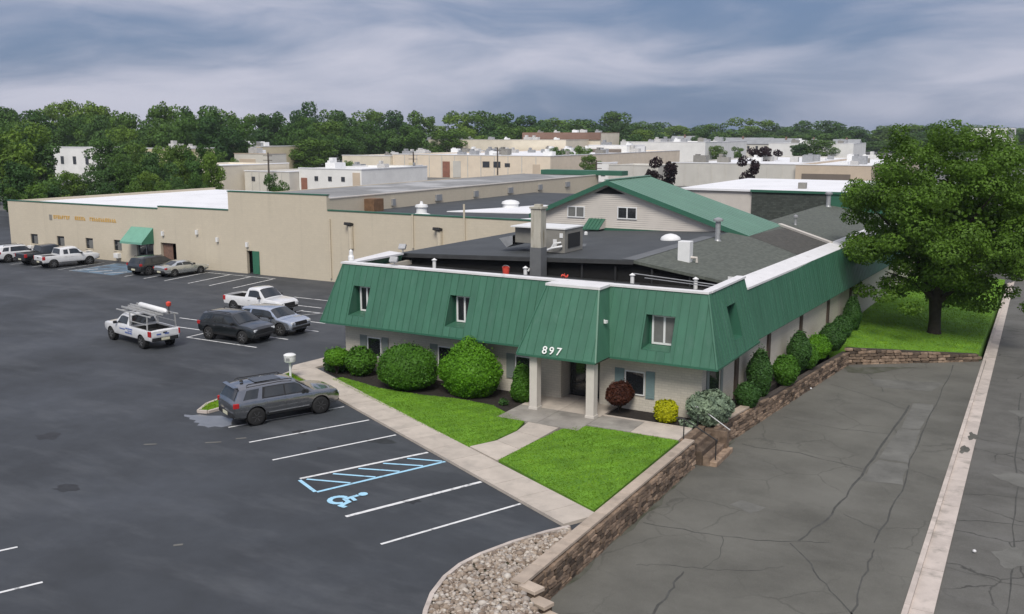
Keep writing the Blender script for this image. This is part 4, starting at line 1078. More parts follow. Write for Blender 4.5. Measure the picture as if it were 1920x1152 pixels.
for x in (-24.3, -23.1):
    b = MB(); b.box(x - .1, x + .1, 46.9, 49.2, 5.85, 6.15); b.build('skid', M['iron'], hv)
b = MB(); b.tube([(-23.0, 46.8, 6.55), (-23.5, 46.5, 6.45), (-23.9, 46.0, 6.25), (-24.05, 45.4, 5.75), (-24.15, 45.0, 5.3)], .06, 8); b.tube([(-23.1, 46.85, 6.75), (-23.4, 46.6, 6.7), (-23.6, 46.5, 6.35)], .05, 8); b.build('condensate_pipe', M['white_trim'], hv)
hv.location = (-24.75, 48.2, 5.78)
bk = MB(); bk.lathe([(.15, 5.0), (.18, 5.42), (.20, 5.44), (.165, 5.43), (.14, 5.04)], (-23.6, 40.9, .52), 14)
bo = empty('red_bucket', (-23.6, 40.9, 5.52), 0, 'red plastic bucket standing behind the roof parapet', 'bucket')
bk.build('pail', M['red'], bo, smooth=40)
q = MB(); q.tube([(-23.6 + .19 * math.cos(t), 40.9, 5.95 + .10 * math.sin(t)) for t in np.linspace(0, math.pi, 9)], .012, 5); q.build('bail', M['galv'], bo)
bx = MB(); bx.box(-23.95, -23.25, 40.65, 41.15, 5.0, 5.515); tag(bx.build('roof_curb_box', M['epdm_dark'], None), 'low black curb box under the red bucket on the roof', 'curb box')
rc = MB(); rc.tube([(-20.4 + .16 * math.cos(t), 41.0 + .12 * math.sin(t), 5.74 + .05 * math.sin(3 * t)) for t in np.linspace(0, 2 * math.pi, 16)], .03, 6); rc.tube([(-20.6, 41.0, 5.0), (-20.4, 41.0, 5.85), (-20.2, 41.0, 5.0)], .03, 6)
tag(rc.build('red_hose', M['red']), 'small coil of red hose behind the porch roof coping', 'hose')
# ================================================================== long tan building beyond the lot
TY = 62.95
M['tar_roof'] = mat('weathered_tar_roof', (.24, .24, .235), .85, .2, .3, stain=(.50, .50, .50), stain_amt=.7, stain_scale=.12, stain_th=(.5, .62))
tan = empty('tan_warehouse', (-70, 63, 0), 0, 'long tan block warehouse with green awning and yellow wall lettering', 'building')
def holebox(b, x0, x1, z0, z1, y0, y1, holes):
    """wall slab with rectangular openings (x0,x1,z0,z1)"""
    xs = sorted({x0, x1} | {h[0] for h in holes} | {h[1] for h in holes})
    for a, c in zip(xs[:-1], xs[1:]):
        hs = [h for h in holes if h[0] <= a + 1e-6 and h[1] >= c - 1e-6]
        if hs:
            h = hs[0]
            if h[2] > z0: b.box(a, c, y0, y1, z0, h[2])
            b.box(a, c, y0, y1, h[3], z1)
        else: b.box(a, c, y0, y1, z0, z1)
TW = [(-94.45, -93.25, .98, 2.02), (-90.1, -88.9, .98, 2.02), (-85.55, -84.4, 1.0, 2.06), (-81.25, -80.1, 1.05, 2.1)]
doors = [(-77.9, -75.55, 0, 2.2), (-74.5, -72.4, 0, 2.2)]
b = MB(); holebox(b, -97.9, -74.6, 0, 5.4, TY, TY + .3, TW + doors[:1]); holebox(b, -74.6, -65.3, 0, 5.62, TY, TY + .3, doors[1:])
holebox(b, -65.3, -53.8, 0, 7.32, TY, TY + .3, [(-63.3, -62.55, 0, 2.1)])
b.box(-53.8, -33.6, TY + .004, TY + .3, 0, 6.05); b.box(-97.9, -97.6, TY + .3, 92, 0, 5.4); b.box(-54.1, -53.804, TY + .3, 118, 0, 7.0); b.box(-65.3, -65.0, TY + .3, 118, 0, 7.0)
b.build('wall', M['tan_block'], tan)
for x0, x1, y0, y1, z, m in [(-97.6, -74.6, TY + .3, 92, 5.15, 'white_roof'), (-74.58, -65.3, TY + .3, 92, 5.3, 'white_roof'), (-65.0, -54.1, TY + .3, 118, 6.95, 'tar_roof'), (-53.8, -33.6, TY + .3, 100, 5.65, 'epdm')]:
    q = MB(); q.box(x0, x1, y0, y1, z - .3, z); q.build('roof', M[m], tan)
for x0, x1, z in [(-97.95, -74.62, 5.4), (-74.6, -65.32, 5.62), (-65.35, -53.75, 7.32), (-53.72, -33.5, 6.05)]:
    q = MB(); q.box(x0, x1, TY - .05, TY + .35, z, z + .09); q.build('green_coping', M['green_trim'], tan)
q = MB(); q.box(-54.14, -53.75, TY + .36, 118, 7.0, 7.09); q.build('coping', M['siding'], tan)
q = MB(); q.box(-62, -50, 117, 119, 7.0, 7.6); q.build('green_parapet', M['green_trim'], tan)
for h in TW:
    q = MB(); q.box(h[0], h[1], TY + .10, TY + .12, h[2], h[3]); w = q.build('window', M['glass'], tan)
    q = MB(); q.box(h[0] + .45, h[1] - .05, TY + .085, TY + .098, h[2] + .05, h[3] - .2); q.build('pane', M['glass_blind'], w)
    q = MB(); q.box(h[0] - .05, h[1] + .05, TY - .06, TY + .1, h[2] - .07, h[2] - .004); q.build('sill', M['tan_block'], w)
for x in (-94.3, -92.6, -80.6, -84.9):
    q = MB(); q.box(x - .32, x + .32, TY - .40, TY + .02, .35, .80); q.box(x - .26, x + .26, TY - .415, TY - .402, .40, .75); q.build('window_air_conditioner', M['white_trim'], tan)
for h in doors[:1]:
    q = MB(); q.box(h[0], h[1], TY + .2, TY + .24, h[2], h[3]); q.build('entrance_door', M['glass'], tan)
    for x in (h[0] + .05, (h[0] + h[1]) / 2, h[1] - .05):
        q = MB(); q.box(x - .04, x + .04, TY + .14, TY + .198, .1, 2.2); q.build('door_frame', M['galv'], tan)
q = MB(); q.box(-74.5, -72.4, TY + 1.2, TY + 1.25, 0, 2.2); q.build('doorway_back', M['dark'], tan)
q = MB(); q.box(-74.48, -73.2, TY + .3, TY + .36, .2, 2.1); q.build('brown_door', M['door_brick'], tan)
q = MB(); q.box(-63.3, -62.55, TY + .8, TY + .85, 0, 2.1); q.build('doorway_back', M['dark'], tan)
q = MB(); q.box(-62.52, -61.75, TY - .08, TY - .02, .05, 2.1); q.build('green_door', M['door_green'], tan)
aw = MB(); ax0, ax1 = -78.5, -75.4
aw.add([(ax0, TY - .01, 3.55), (ax1, TY - .01, 3.55), (ax1, TY - 1.45, 2.25), (ax0, TY - 1.45, 2.25), (ax1, TY - 1.45, 2.05), (ax0, TY - 1.45, 2.05)], [(3, 2, 1, 0), (5, 4, 2, 3)])
awn = aw.build('awning', M['green_cloth'], tan)
for x, fl in ((ax0, 1), (ax1, 0)):
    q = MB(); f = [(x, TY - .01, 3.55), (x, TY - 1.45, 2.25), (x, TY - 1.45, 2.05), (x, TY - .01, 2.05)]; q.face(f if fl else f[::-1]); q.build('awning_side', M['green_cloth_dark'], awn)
for x, z in ((-74.0, 3.1), (-63.1, 2.65), (-69.4, 3.45), (-66.8, 2.9)):
    q = MB(); q.obox((x, TY - .12, z), (.22, .2, .42)); q.build('wall_light', M['white_trim'], tan)
# lettering on the wall, too faded and far to read: rows of separate letter strokes
for x0, x1 in ((-90.3, -87.6), (-86.9, -85.2), (-84.6, -82.0), (-81.9, -80.6)):
    x = x0
    while x < x1 - .1:
        q = MB(); w = random.uniform(.20, .27); k = random.random()
        q.box(x, x + .07, TY - .035, TY - .004, 3.82, 4.17)
        if k < .7: q.box(x + .072, x + w, TY - .035, TY - .004, 4.10, 4.17)
        if k > .3: q.box(x + .072, x + w, TY - .035, TY - .004, 3.82, 3.89)
        if k > .15: q.box(x + .072, x + w - .03, TY - .035, TY - .004, 3.96, 4.03)
        q.build('wall_letter', M['yellow_letter'], tan); x += .335
q = MB(); q.box(-91.0, -90.6, TY - .04, TY - .004, 3.65, 4.2); q.build('wall_emblem', M['hvac'], tan)
# rooftop and wall pieces
q = MB(); q.box(-53.79, -52.7, 68.0, 69.4, 5.65, 6.75); q.build('rusty_fan_box', M['rust'], tan)
for x in (-51.2, -42.3):
    q = MB(); q.tube([(x, TY - .15, 3.0), (x, TY - .15, 4.9)], .22, 8); q.build('wall_duct', M['tan_block'], tan)
    q = MB(); q.obox((x - .1, TY - .25, 5.05), (.65, .45, .22), 0, R(-15)); q.build('duct_hood', M['iron'], tan)
for x, z0, z1 in ((-44.9, 3.4, 6.1), (-40.0, 3.0, 7.1), (-53.5, .3, 5.4)):
    q = MB(); q.tube([(x, TY - .1, z0), (x, TY - .1, z1)], .08, 8); q.build('downpipe', M['tan_block'], tan)
def fan(x, y_, z, s):
    q = MB(); q.lathe([(.75 * s, z), (.75 * s, z + .18 * s), (.45 * s, z + .3 * s), (.42 * s, z + .75 * s), (.55 * s, z + .8 * s), (.5 * s, z + .98 * s), (.15 * s, z + 1.05 * s), (.1 * s, z + 1.25 * s), (.01, z + 1.27 * s)], (x, y_, 0), 16); return q.build('roof_fan', M['white_trim'], tan, smooth=40)
fan(-46.2, 66.0, 5.65, 1.0)
for x, y_ in ((-44.5, 78.0), (-38.5, 72.5), (-38.2, 82), (-34.8, 70.0)):
    q = MB(); q.lathe([(.75, 5.65), (.75, 6.0), (.85, 6.02), (.80, 6.2), (.45, 6.35), (.01, 6.4)], (x, y_, 0), 16); q.build('roof_ventilator', M['white_trim'], tan, smooth=40)
for poly in ([(-47, 71), (-34.5, 74), (-35, 79), (-43, 82)], [(-38, 66.5), (-34.2, 66.2), (-34.2, 69.5), (-37, 69.0)]):
    q = MB(); q.prism(poly, 5.6, 5.72); q.build('white_roof_patch', M['white_roof'], tan)
for k in range(6):
    q = MB(); yy = 72 + 7.2 * k; q.box(-53.795, -53.6, yy, yy + random.uniform(.4, 1.6), 5.9, 6.5); q.build('wall_plate', M['galv'], tan)

# ================================================================== buildings further back
BW = {'cream': (.74, .67, .54), 'white': (.80, .79, .76), 'pale': (.64, .61, .54), 'peach': (.76, .65, .51), 'grey': (.56, .54, .49), 'tan': (.56, .46, .35), 'brick': (.23, .14, .105), 'brown': (.17, .14, .115), 'slate': (.24, .25, .27), 'yellow': (.66, .57, .39)}
for k, c in list(BW.items()): M['bw_' + k] = mat('far_wall_' + k, c, .85, .07, .3, stain=tuple(q * .7 for q in c), stain_amt=.4, stain_scale=.25)
M['far_window'] = mat('far_window', (.05, .055, .065), .2, .2, 1)
M['far_door'] = mat('far_door', (.27, .12, .08), .8, .2, 1)
M['far_roof_grey'] = mat('far_grey_roof', (.30, .31, .32), .85, .15, .3)
def flatbuilding(name, label, x0, x1, y0, y1, zt, wall, roofm='white_roof', openings=(), units=0, parapet=.45, band=None, cat='building', seams=0):
    o = empty(name, ((x0 + x1) / 2, y0, 0), 0, label, cat)
    q = MB(); q.box(x0, x1, y0, y1, 0, zt - parapet - .02)
    q.box(x0, x1, y0, y0 + .4, zt - parapet - .02, zt); q.box(x0, x1, y1 - .4, y1, zt - parapet - .02, zt); q.box(x0, x0 + .4, y0 + .4, y1 - .4, zt - parapet - .02, zt); q.box(x1 - .4, x1, y0 + .4, y1 - .4, zt - parapet - .02, zt)
    q.build('wall', M['bw_' + wall], o)
    q = MB(); q.box(x0 + .4, x1 - .4, y0 + .4, y1 - .4, zt - parapet - .01, zt - parapet + .08); rf = q.build('roof', M[roofm], o)
    q = MB(); q.box(x0 - .1, x1 + .1, y0 - .1, y0 + .45, zt, zt + .18); q.box(x1 - .45, x1 + .1, y0 + .46, y1, zt, zt + .18); q.build('parapet_cap', M[band or 'white_roof'], o)
    for kind, cx, z0, w, h in openings:
        q = MB(); q.box(cx - w / 2, cx + w / 2, y0 - .12, y0 - .02, z0, z0 + h); q.build('window' if kind in ('w',) else 'door', M['far_window'] if kind == 'w' else (M['far_door'] if kind == 'd' else M['bw_' + kind]), o)
    for k in range(seams):
        x = x0 + (x1 - x0) * (k + 1) / (seams + 1); q = MB(); q.box(x - .12, x + .12, y0 - .1, y0 - .01, .2, zt - .2); q.build('wall_seam', M['bw_grey'], o)
    for k in range(int(units * 1.7)):
        ux, uy = random.uniform(x0 + 2, x1 - 2), random.uniform(y0 + 2, y1 - 3); s = random.uniform(.8, 1.7)
        q = MB(); q.box(ux - s, ux + s, uy - s * .7, uy + s * .7, zt - parapet + .1, zt - parapet + .1 + s * random.uniform(.8, 1.3))
        q.box(ux - s * .8, ux - s * .2, uy - s * .4, uy + s * .4, zt - parapet + s * .9, zt - parapet + s * 1.5)
        q.build('rooftop_unit', M[random.choice(('hvac_light', 'galv', 'white_trim', 'hvac'))], rf)
    return o
flatbuilding('white_building', 'white flat-roofed building half hidden in the left grove', -234.5, -217.6, 165, 180, 8.8, 'white', openings=[('w', -231, 4.5, 1.2, 2), ('w', -226, 4.5, 1.2, 2), ('w', -221, 4.5, 1.2, 2)])
flatbuilding('yellow_building', 'yellowish low building behind the left grove', -211.4, -194.6, 172, 184, 8.6, 'yellow', units=2, openings=[('w', -205, 5, 2, 1.5), ('w', -198, 5, 2, 1.5)])
flatbuilding('pale_building', 'pale building seen through the trees left of the white warehouse', -170, -151.5, 145, 165, 5.8, 'cream', openings=[('w', -166, 2.5, 1.5, 1.5), ('w', -161, 2.5, 1.5, 1.5), ('w', -156, 2.5, 1.5, 1.5)])
flatbuilding('grey_warehouse', 'pale grey warehouse wall with white roof and bushes in front', -150.5, -138, 150.2, 198, 4.6, 'pale', seams=5, units=1, openings=[('w', -148, 2.6, .9, .9)])
flatbuilding('white_warehouse', 'long white warehouse with three small square windows', -137.9, -121.5, 153, 176, 5.3, 'white', units=2, openings=[('d', -136.5, .2, 1.6, 3.2), ('w', -133.2, 2.9, .9, .9), ('w', -129.6, 2.9, .9, .9), ('w', -126.2, 2.9, .9, .9), ('tan', -122.8, .1, 1.8, 4.6)])
flatbuilding('tan_rear_building', 'tan building with many rooftop units below the far trees', -226, -204.5, 211, 228, 8.6, 'yellow', units=5)
flatbuilding('brown_rear_building', 'small brown-banded building right of the tan rooftop units', -203.5, -191, 199.5, 207, 6.8, 'pale', band='bw_tan', units=2, openings=[('tan', -198.5, 4.2, 6, 1.2)])
flatbuilding('cream_warehouse', 'cream warehouse with dark utility pole in front', -189, -171.1, 229, 330, 5.9, 'cream', units=9, openings=[('grey', -175, .2, 2.5, 3)])
flatbuilding('peach_warehouse', 'long peach warehouse with ribbed wall panels and brown doors', -171, -119, 230, 330, 6.4, 'peach', units=16, seams=11, openings=[('d', -152.2, .2, 2.4, 4.4), ('grey', -148.6, .2, 2.6, 4.6), ('w', -139, 3.2, 2.2, 1.6), ('w', -135.5, 3.2, 2.2, 1.6), ('w', -132.2, 3.4, 1.6, 1.0), ('tan', -123.2, .2, 2.2, 4.0), ('yellow', -164, .5, 2.4, 3.6)])
flatbuilding('long_cream_building', 'long low cream building right below the middle tree line', -228, -165, 331.5, 352, 9.9, 'cream', band='bw_grey', units=6)
flatbuilding('brick_building', 'brown brick building with grey rooftop boxes on the skyline', -195.3, -160.5, 353, 372, 12.6, 'cream', band='bw_brick', units=3)
q = MB(); q.box(-195.6, -160.2, 352.6, 353.0, 9.9, 12.7); q.build('brown_band', M['bw_brick'], bpy.data.objects['brick_building'])
flatbuilding('brown_roof_shop', 'white shop with a deep brown roof band behind dark trees', -141.5, -127.5, 302, 318, 8.4, 'white', units=2)
q = MB(); q.box(-141.7, -129.5, 301.4, 301.98, 3.8, 7.2); q.build('brown_band', M['bw_brown'], bpy.data.objects['brown_roof_shop'])
flatbuilding('big_white_building', 'large white building with white roof right of the brown-banded shop', -152, -121.0, 364, 420, 9.0, 'white', units=8)
flatbuilding('low_concrete_building', 'low grey concrete building left of the purple tree', -102, -88.5, 230, 246, 4.4, 'grey', band='bw_pale', seams=3)
flatbuilding('white_kiosk', 'small white block just left of the low concrete building', -105.8, -102.2, 231, 236, 4.9, 'white', openings=[('w', -104, 1.5, 1.2, 1.5)])
flatbuilding('concrete_warehouse', 'wide pale concrete warehouse with white roof between the purple trees', -82, -52.3, 222, 305, 5.5, 'grey', units=7, seams=8, openings=[('grey', -56, 1, 2, 1.6)])
flatbuilding('tan_garage', 'tan garage with long dark brown door openings next to the maple crown', -52.2, -36, 220.5, 300, 5.5, 'tan', units=5, openings=[('brown', -45.5, .2, 10.5, 3.4)])
flatbuilding('far_white_building', 'white low building with roof gear beside the maple crown', -116.7, -79.8, 440, 470, 8.0, 'white', units=9)
flatbuilding('office_block', 'pale distant office block with dark blue end on the right skyline', -46, -24.3, 590, 604, 15.2, 'white', band='bw_slate', openings=[('w', -41, 12, 6, 1), ('w', -33, 12, 6, 1), ('slate', -26.2, 10, 3.6, 4.6)])
def house(name, label, x0, x1, y0, y1, ze, zr, wall, roofm, along='x'):
    o = empty(name, ((x0 + x1) / 2, y0, 0), 0, label, 'house')
    q = MB(); q.box(x0, x1, y0, y1, 0, ze); q.build('wall', M['bw_' + wall], o)
    q = MB(); ym, xm = (y0 + y1) / 2, (x0 + x1) / 2
    if along == 'x': q.add([(x0 - .4, y0 - .4, ze), (x1 + .4, y0 - .4, ze), (x1 + .4, y1 + .4, ze), (x0 - .4, y1 + .4, ze), (x0 - .4, ym, zr), (x1 + .4, ym, zr)], [(0, 1, 5, 4), (2, 3, 4, 5), (0, 4, 3), (1, 2, 5)])
    else: q.add([(x0 - .4, y0 - .4, ze), (x1 + .4, y0 - .4, ze), (x1 + .4, y1 + .4, ze), (x0 - .4, y1 + .4, ze), (xm, y0 - .4, zr), (xm, y1 + .4, zr)], [(0, 4, 5, 3), (1, 2, 5, 4), (0, 1, 4), (2, 3, 5)])
    rf = q.build('roof', M[roofm], o)
    n = max(1, int((x1 - x0) / 4))
    for k in range(n):
        cx = x0 + (x1 - x0) * (k + .5) / n; q = MB(); q.box(cx - .6, cx + .6, y0 - .1, y0 - .01, ze - 2.4, ze - 1.0); q.build('window', M['far_window'], o)
    q = MB(); q.box(xm - .4, xm + .4, ym - 1.5, ym - .7, ze + .3, zr + .8); q.build('chimney', M['bw_brick'], rf)
house('apartment_row', 'long row of pale apartments with grey roofs below the right tree line', -161.6, -131, 496, 508, 7.0, 10.2, 'pale', 'far_roof_grey')
house('apartment_row', 'shorter pale apartment row with a white gable beside the trees', -130, -116, 492, 504, 6.6, 9.9, 'cream', 'far_roof_grey')
house('house', 'grey roofed house left of the pale apartment row', -185.2, -170.8, 497, 507, 7.5, 11.0, 'pale', 'far_roof_grey')
house('house', 'small grey roofed house next to the maple crown', -105, -92, 519, 529, 6.2, 9.4, 'white', 'far_roof_grey')
house('house', 'low house with brown roof at the right of the apartments', -114.5, -106.5, 498, 508, 6.6, 9.6, 'tan', 'far_roof_grey', 'y')
# utility poles
def pole(x, y_, h, label, trans=True):
    o = empty('utility_pole', (x, y_, 0), 0, label, 'utility pole')
    q = MB(); q.tube([(x, y_, 0), (x, y_, h)], [.22, .15], 8); q.build('pole', M['wood_pole'], o)
    for k, dz in enumerate((.6, 1.5)):
        q = MB(); q.box(x - 1.2, x + 1.2, y_ - .22, y_ - .10, h - dz - .12, h - dz); q.build('crossarm', M['wood_pole'], o)
    if trans: q = MB(); q.lathe([(.28, h - 3.4), (.3, h - 2.4), (.1, h - 2.3)], (x + .4, y_ - .3, 0), 10); q.build('transformer', M['galv'], o)
pole(-128.0, 180.0, 8.3, 'utility pole standing before the cream and peach warehouses')
pole(-121.5, 206.5, 9.0, 'utility pole standing before the right end of the peach warehouse', False)
pole(-141.5, 148.0, 8.6, 'thin utility pole above the grey warehouse roof', False)
pole(-78.0, 170.0, 7.4, 'thin dark pole behind the green gable roof', False)
# ================================================================== trees and shrubs
M['leaf_maple'] = leafmat('maple_leaf', (.090, .185, .028), .60, .55, .34, .5, fine=5)
M['leaf_far'] = [leafmat('far_leaf_a', (.066, .142, .030), .42, .16, .2, .6, .22, 1.4), leafmat('far_leaf_b', (.052, .118, .034), .40, .16, .2, .6, .22, 1.4), leafmat('far_leaf_c', (.098, .182, .030), .40, .16, .2, .6, .2, 1.4)]
M['leaf_purple'] = leafmat('purple_leaf', (.020, .012, .016), .5, .3, .12, .6, .1, 2)
M['leaf_hedge'] = leafmat('hedge_leaf', (.062, .165, .018), .28, 1.3, .15, .5, fine=14)
M['leaf_bright'] = leafmat('bright_hedge_leaf', (.095, .250, .016), .28, 1.3, .18, .5, fine=14)
M['leaf_yellow'] = leafmat('yellow_shrub_leaf', (.40, .43, .012), .32, 2.0, .2, .5, fine=16)
M['leaf_blue'] = leafmat('blue_spruce_needle', (.19, .27, .20), .45, 2.2, .1, .6, fine=12)
M['leaf_red'] = leafmat('dark_red_leaf', (.065, .024, .016), .4, 2.0, .1, .6, fine=14)
M['leaf_dark'] = leafmat('dark_yew_needle', (.042, .108, .026), .32, 2.0, .1, .55, fine=16)

def leafcloud(lobes, n, size, up=.35, shell=(.55, 1.0), flat=.75, wts=None):
    """leaf-sized quads spread through a set of ellipsoid lobes; returns V, F"""
    L = np.array(lobes, float)
    w = (L[:, 3] * L[:, 4] * L[:, 5]) ** (2 / 3) if wts is None else np.array(wts); w = w / w.sum()
    idx = rng.choice(len(L), n, p=w)
    d = rng.normal(size=(n, 3)); d /= np.linalg.norm(d, axis=1)[:, None]
    r = rng.uniform(shell[0] ** 3, shell[1] ** 3, n) ** (1 / 3)
    c = L[idx, :3] + d * r[:, None] * L[idx, 3:6]
    nr = d + rng.normal(size=(n, 3)) * flat; nr[:, 2] += up; nr /= np.linalg.norm(nr, axis=1)[:, None]
    a = np.cross(nr, rng.normal(size=(n, 3))); a /= np.linalg.norm(a, axis=1)[:, None]; b = np.cross(nr, a)
    s = rng.uniform(*size, n)[:, None]
    asp = rng.uniform(.55, .9, n)[:, None]
    V = np.stack([c - a * s, c - b * s * asp + nr * s * .15, c + a * s, c + b * s * asp + nr * s * .15], 1).reshape(-1, 3)
    return V, np.arange(4 * n).reshape(-1, 4)

def trunkmesh(h, r, limbs, spread, name='trunk'):
    q = MB(); q.tube([(0, 0, -.3), (0, 0, .15 * h), (random.uniform(-.05, .05) * h, random.uniform(-.05, .05) * h, .55 * h)], [r * 1.35, r, r * .6], 9)
    for k in range(limbs):
        a = 2 * math.pi * k / limbs + random.uniform(-.4, .4); z0 = random.uniform(.22, .4) * h
        e = Vector((math.cos(a) * spread, math.sin(a) * spread, random.uniform(.5, .8) * h))
        q.tube([(0, 0, z0), (e.x * .4, e.y * .4, z0 + (e.z - z0) * .5), e], [r * .5, r * .34, r * .1], 6)
    return q.mesh(name, M['bark'], smooth=60)

# --- far trees: a handful of crowns, each copy scaled on its own
def crown_mesh(kind, form=0):
    lobes = []; n = random.randint(16, 24)
    lean = (random.uniform(-.06, .06), random.uniform(-.06, .06))
    for k in range(n):
        t = random.uniform(0, 2 * math.pi); zc = random.uniform(.24, .90)
        if form == 0: env = math.sin(math.pi * min(1, max(.05, (zc - .08) / .95)))            # round head
        elif form == 1: env = 1.05 * (1.02 - zc) ** .8                                        # pointed
        else: env = .35 + .75 * min(1, max(0, (zc - .25) / .5)) * (1 if zc < .8 else .75)     # vase
        rr = .31 * env * random.uniform(.45, 1.2); s = random.uniform(.075, .17) * (.75 if form == 1 else 1)
        lobes.append((math.cos(t) * rr + lean[0] * zc, math.sin(t) * rr + lean[1] * zc, zc, s, s, s * random.uniform(.55, .9)))
    lobes += [(0, 0, .5, .20, .20, .26), (lean[0], lean[1], .9, .08, .08, .09)]
    V, F = leafcloud(lobes, 5200, (.012, .026), .4, (.70, 1.06), .7)
    return rawmesh('crown', V, F, M['leaf_far'][kind], None, False)
crowns = [crown_mesh(k % 3, (0, 0, 2, 0, 1, 0, 2, 0, 0, 2)[k]) for k in range(10)]
far_trunks = [trunkmesh(1.0, .028, 4, .18) for _ in range(2)]
purple_crowns = []
for k in range(2):
    lb = [(random.uniform(-.22, .22), random.uniform(-.22, .22), random.uniform(.3, .9), .13, .13, .10) for _ in range(14)]
    V, F = leafcloud(lb, 1500, (.02, .04), .3, (.6, 1.05), .8); purple_crowns.append(rawmesh('crown', V, F, M['leaf_purple'], None, False))
def far_tree(name, x, y_, h, w, label, group, cm=None, cat='tree'):
    o = empty(name, (x, y_, -.3), random.uniform(0, 6.28), label, cat, group)
    c = link('crown', cm or random.choice(crowns), o, (0, 0, 0), (0, 0, 0), (w / .80, w / .80 * random.uniform(.9, 1.1), h + .3))
    link('trunk', random.choice(far_trunks), o, (0, 0, 0), (0, 0, 0), (w * .9, w * .9, h))
    return o
BELT= [(-330.0, 175.0, 20.0, 15.0), (-345.0, 150.0, 19.0, 15.0), (-352.0, 128.0, 21.0, 14.0), (-340.0, 105.0, 18.5, 14.0), (-360.0, 84.0, 20.0, 15.0), (-350.0, 60.0, 19.0, 15.0), (-362.0, 36.0, 20.5, 15.0), (-321.9, 203.1, 20.9, 15.4), (-292.0, 188.6, 21.1, 14.8), (-307.4, 203.2, 20.5, 13.9), (-293.9, 200.8, 20.3, 14.6), (-304.5, 212.7, 21.8, 11.6), (-313.3, 227.1, 23.7, 13.6), (-276.0, 207.0, 23.0, 14.1), (-279.1, 213.6, 22.2, 11.8), (-259.2, 205.8, 19.7, 12.1), (-267.2, 217.9, 18.9, 14.3), (-277.8, 234.9, 21.4, 11.9), (-246.5, 213.4, 22.6, 11.4), (-273.5, 246.9, 22.2, 13.8), (-246.2, 229.6, 20.7, 14.8), (-247.5, 235.5, 21.6, 14.2), (-265.8, 261.9, 20.5, 14.0), (-271.2, 282.1, 20.1, 14.0), (-263.1, 281.1, 20.8, 16.1), (-249.1, 279.9, 24.3, 12.8), (-274.2, 319.9, 22.6, 18.0), (-252.4, 307.0, 21.6, 15.2), (-283.1, 361.8, 23.9, 18.9), (-261.1, 349.4, 22.6, 17.3), (-262.1, 370.2, 23.0, 16.1), (-253.1, 381.2, 20.9, 20.8), (-250.6, 395.5, 22.4, 18.0), (-244.8, 404.5, 23.5, 20.7), (-240.0, 418.0, 22.7, 19.8), (-238.4, 442.6, 21.7, 22.7), (-251.2, 492.2, 21.4, 26.8), (-223.1, 459.5, 19.3, 24.5), (-238.5, 511.7, 20.6, 25.7), (-227.5, 521.2, 24.4, 24.7), (-216.0, 524.3, 18.7, 21.2), (-234.2, 600.1, 19.9, 22.5), (-214.0, 582.9, 16.9, 25.2), (-200.6, 595.1, 18.0, 21.2), (-184.3, 591.7, 18.9, 24.1), (-181.0, 637.9, 22.2, 27.6), (-172.3, 670.5, 19.6, 26.6), (-159.8, 692.5, 21.6, 29.4), (-127.5, 623.3, 20.6, 26.2), (-119.6, 655.4, 17.0, 23.7), (-111.5, 720.3, 17.8, 29.3), (-90.6, 676.0, 18.8, 30.8), (-71.4, 656.7, 18.6, 24.8), (-56.3, 654.0, 17.1, 22.9), (-45.1, 686.6, 16.6, 30.2), (-30.4, 733.9, 16.1, 29.5), (-15.6, 730.8, 16.1, 24.9)]
BELT_FRONT= [(-277.3, 178.3, 15.8, 12.7), (-252.4, 165.0, 16.0, 8.6), (-265.7, 177.8, 16.9, 9.6), (-257.0, 174.0, 15.3, 9.0), (-261.5, 187.0, 17.6, 9.8), (-269.8, 199.2, 18.4, 12.3), (-237.7, 181.5, 17.6, 9.6), (-243.3, 185.5, 17.9, 11.0), (-225.7, 179.0, 14.9, 9.9), (-233.5, 189.0, 13.8, 8.6), (-239.8, 205.5, 16.9, 11.5), (-210.8, 187.7, 18.5, 11.0), (-238.4, 214.6, 17.2, 12.6), (-211.9, 201.0, 17.1, 12.2), (-212.1, 206.8, 17.2, 12.3), (-231.5, 227.7, 16.5, 10.2), (-238.2, 244.2, 14.0, 12.5), (-225.5, 246.5, 15.9, 11.9), (-216.3, 243.7, 18.2, 10.3), (-236.4, 279.5, 17.8, 13.2), (-219.3, 267.3, 15.2, 14.4), (-243.2, 316.5, 17.6, 13.7), (-222.0, 306.9, 15.5, 14.8), (-227.8, 322.2, 16.1, 16.7), (-218.1, 332.8, 14.5, 16.3), (-217.2, 344.6, 15.4, 16.3), (-212.0, 352.5, 18.4, 15.7), (-205.5, 365.5, 15.8, 17.5), (-203.8, 387.1, 15.6, 18.5), (-213.7, 430.9, 14.3, 18.2), (-193.5, 400.1, 12.4, 18.0), (-204.2, 447.1, 13.0, 17.8), (-195.1, 455.0, 18.4, 16.1), (-185.1, 457.7, 11.5, 15.2), (-204.3, 521.8, 12.9, 18.3), (-184.0, 508.4, 9.4, 20.7), (-174.7, 517.7, 11.5, 19.4), (-163.6, 513.0, 11.2, 16.8), (-150.7, 558.9, 12.9, 20.4), (-151.8, 582.3, 11.2, 22.3), (-140.0, 601.9, 11.6, 18.1), (-112.4, 541.4, 12.6, 22.6), (-103.8, 570.4, 8.0, 19.6), (-98.7, 625.8, 8.0, 22.2), (-76.4, 589.5, 12.1, 20.5), (-62.4, 571.1, 10.3, 22.2), (-43.5, 572.1, 9.2, 17.6), (-38.1, 598.0, 9.1, 20.0), (-28.3, 637.4, 7.7, 19.7), (-10.8, 637.4, 8.9, 19.9)]
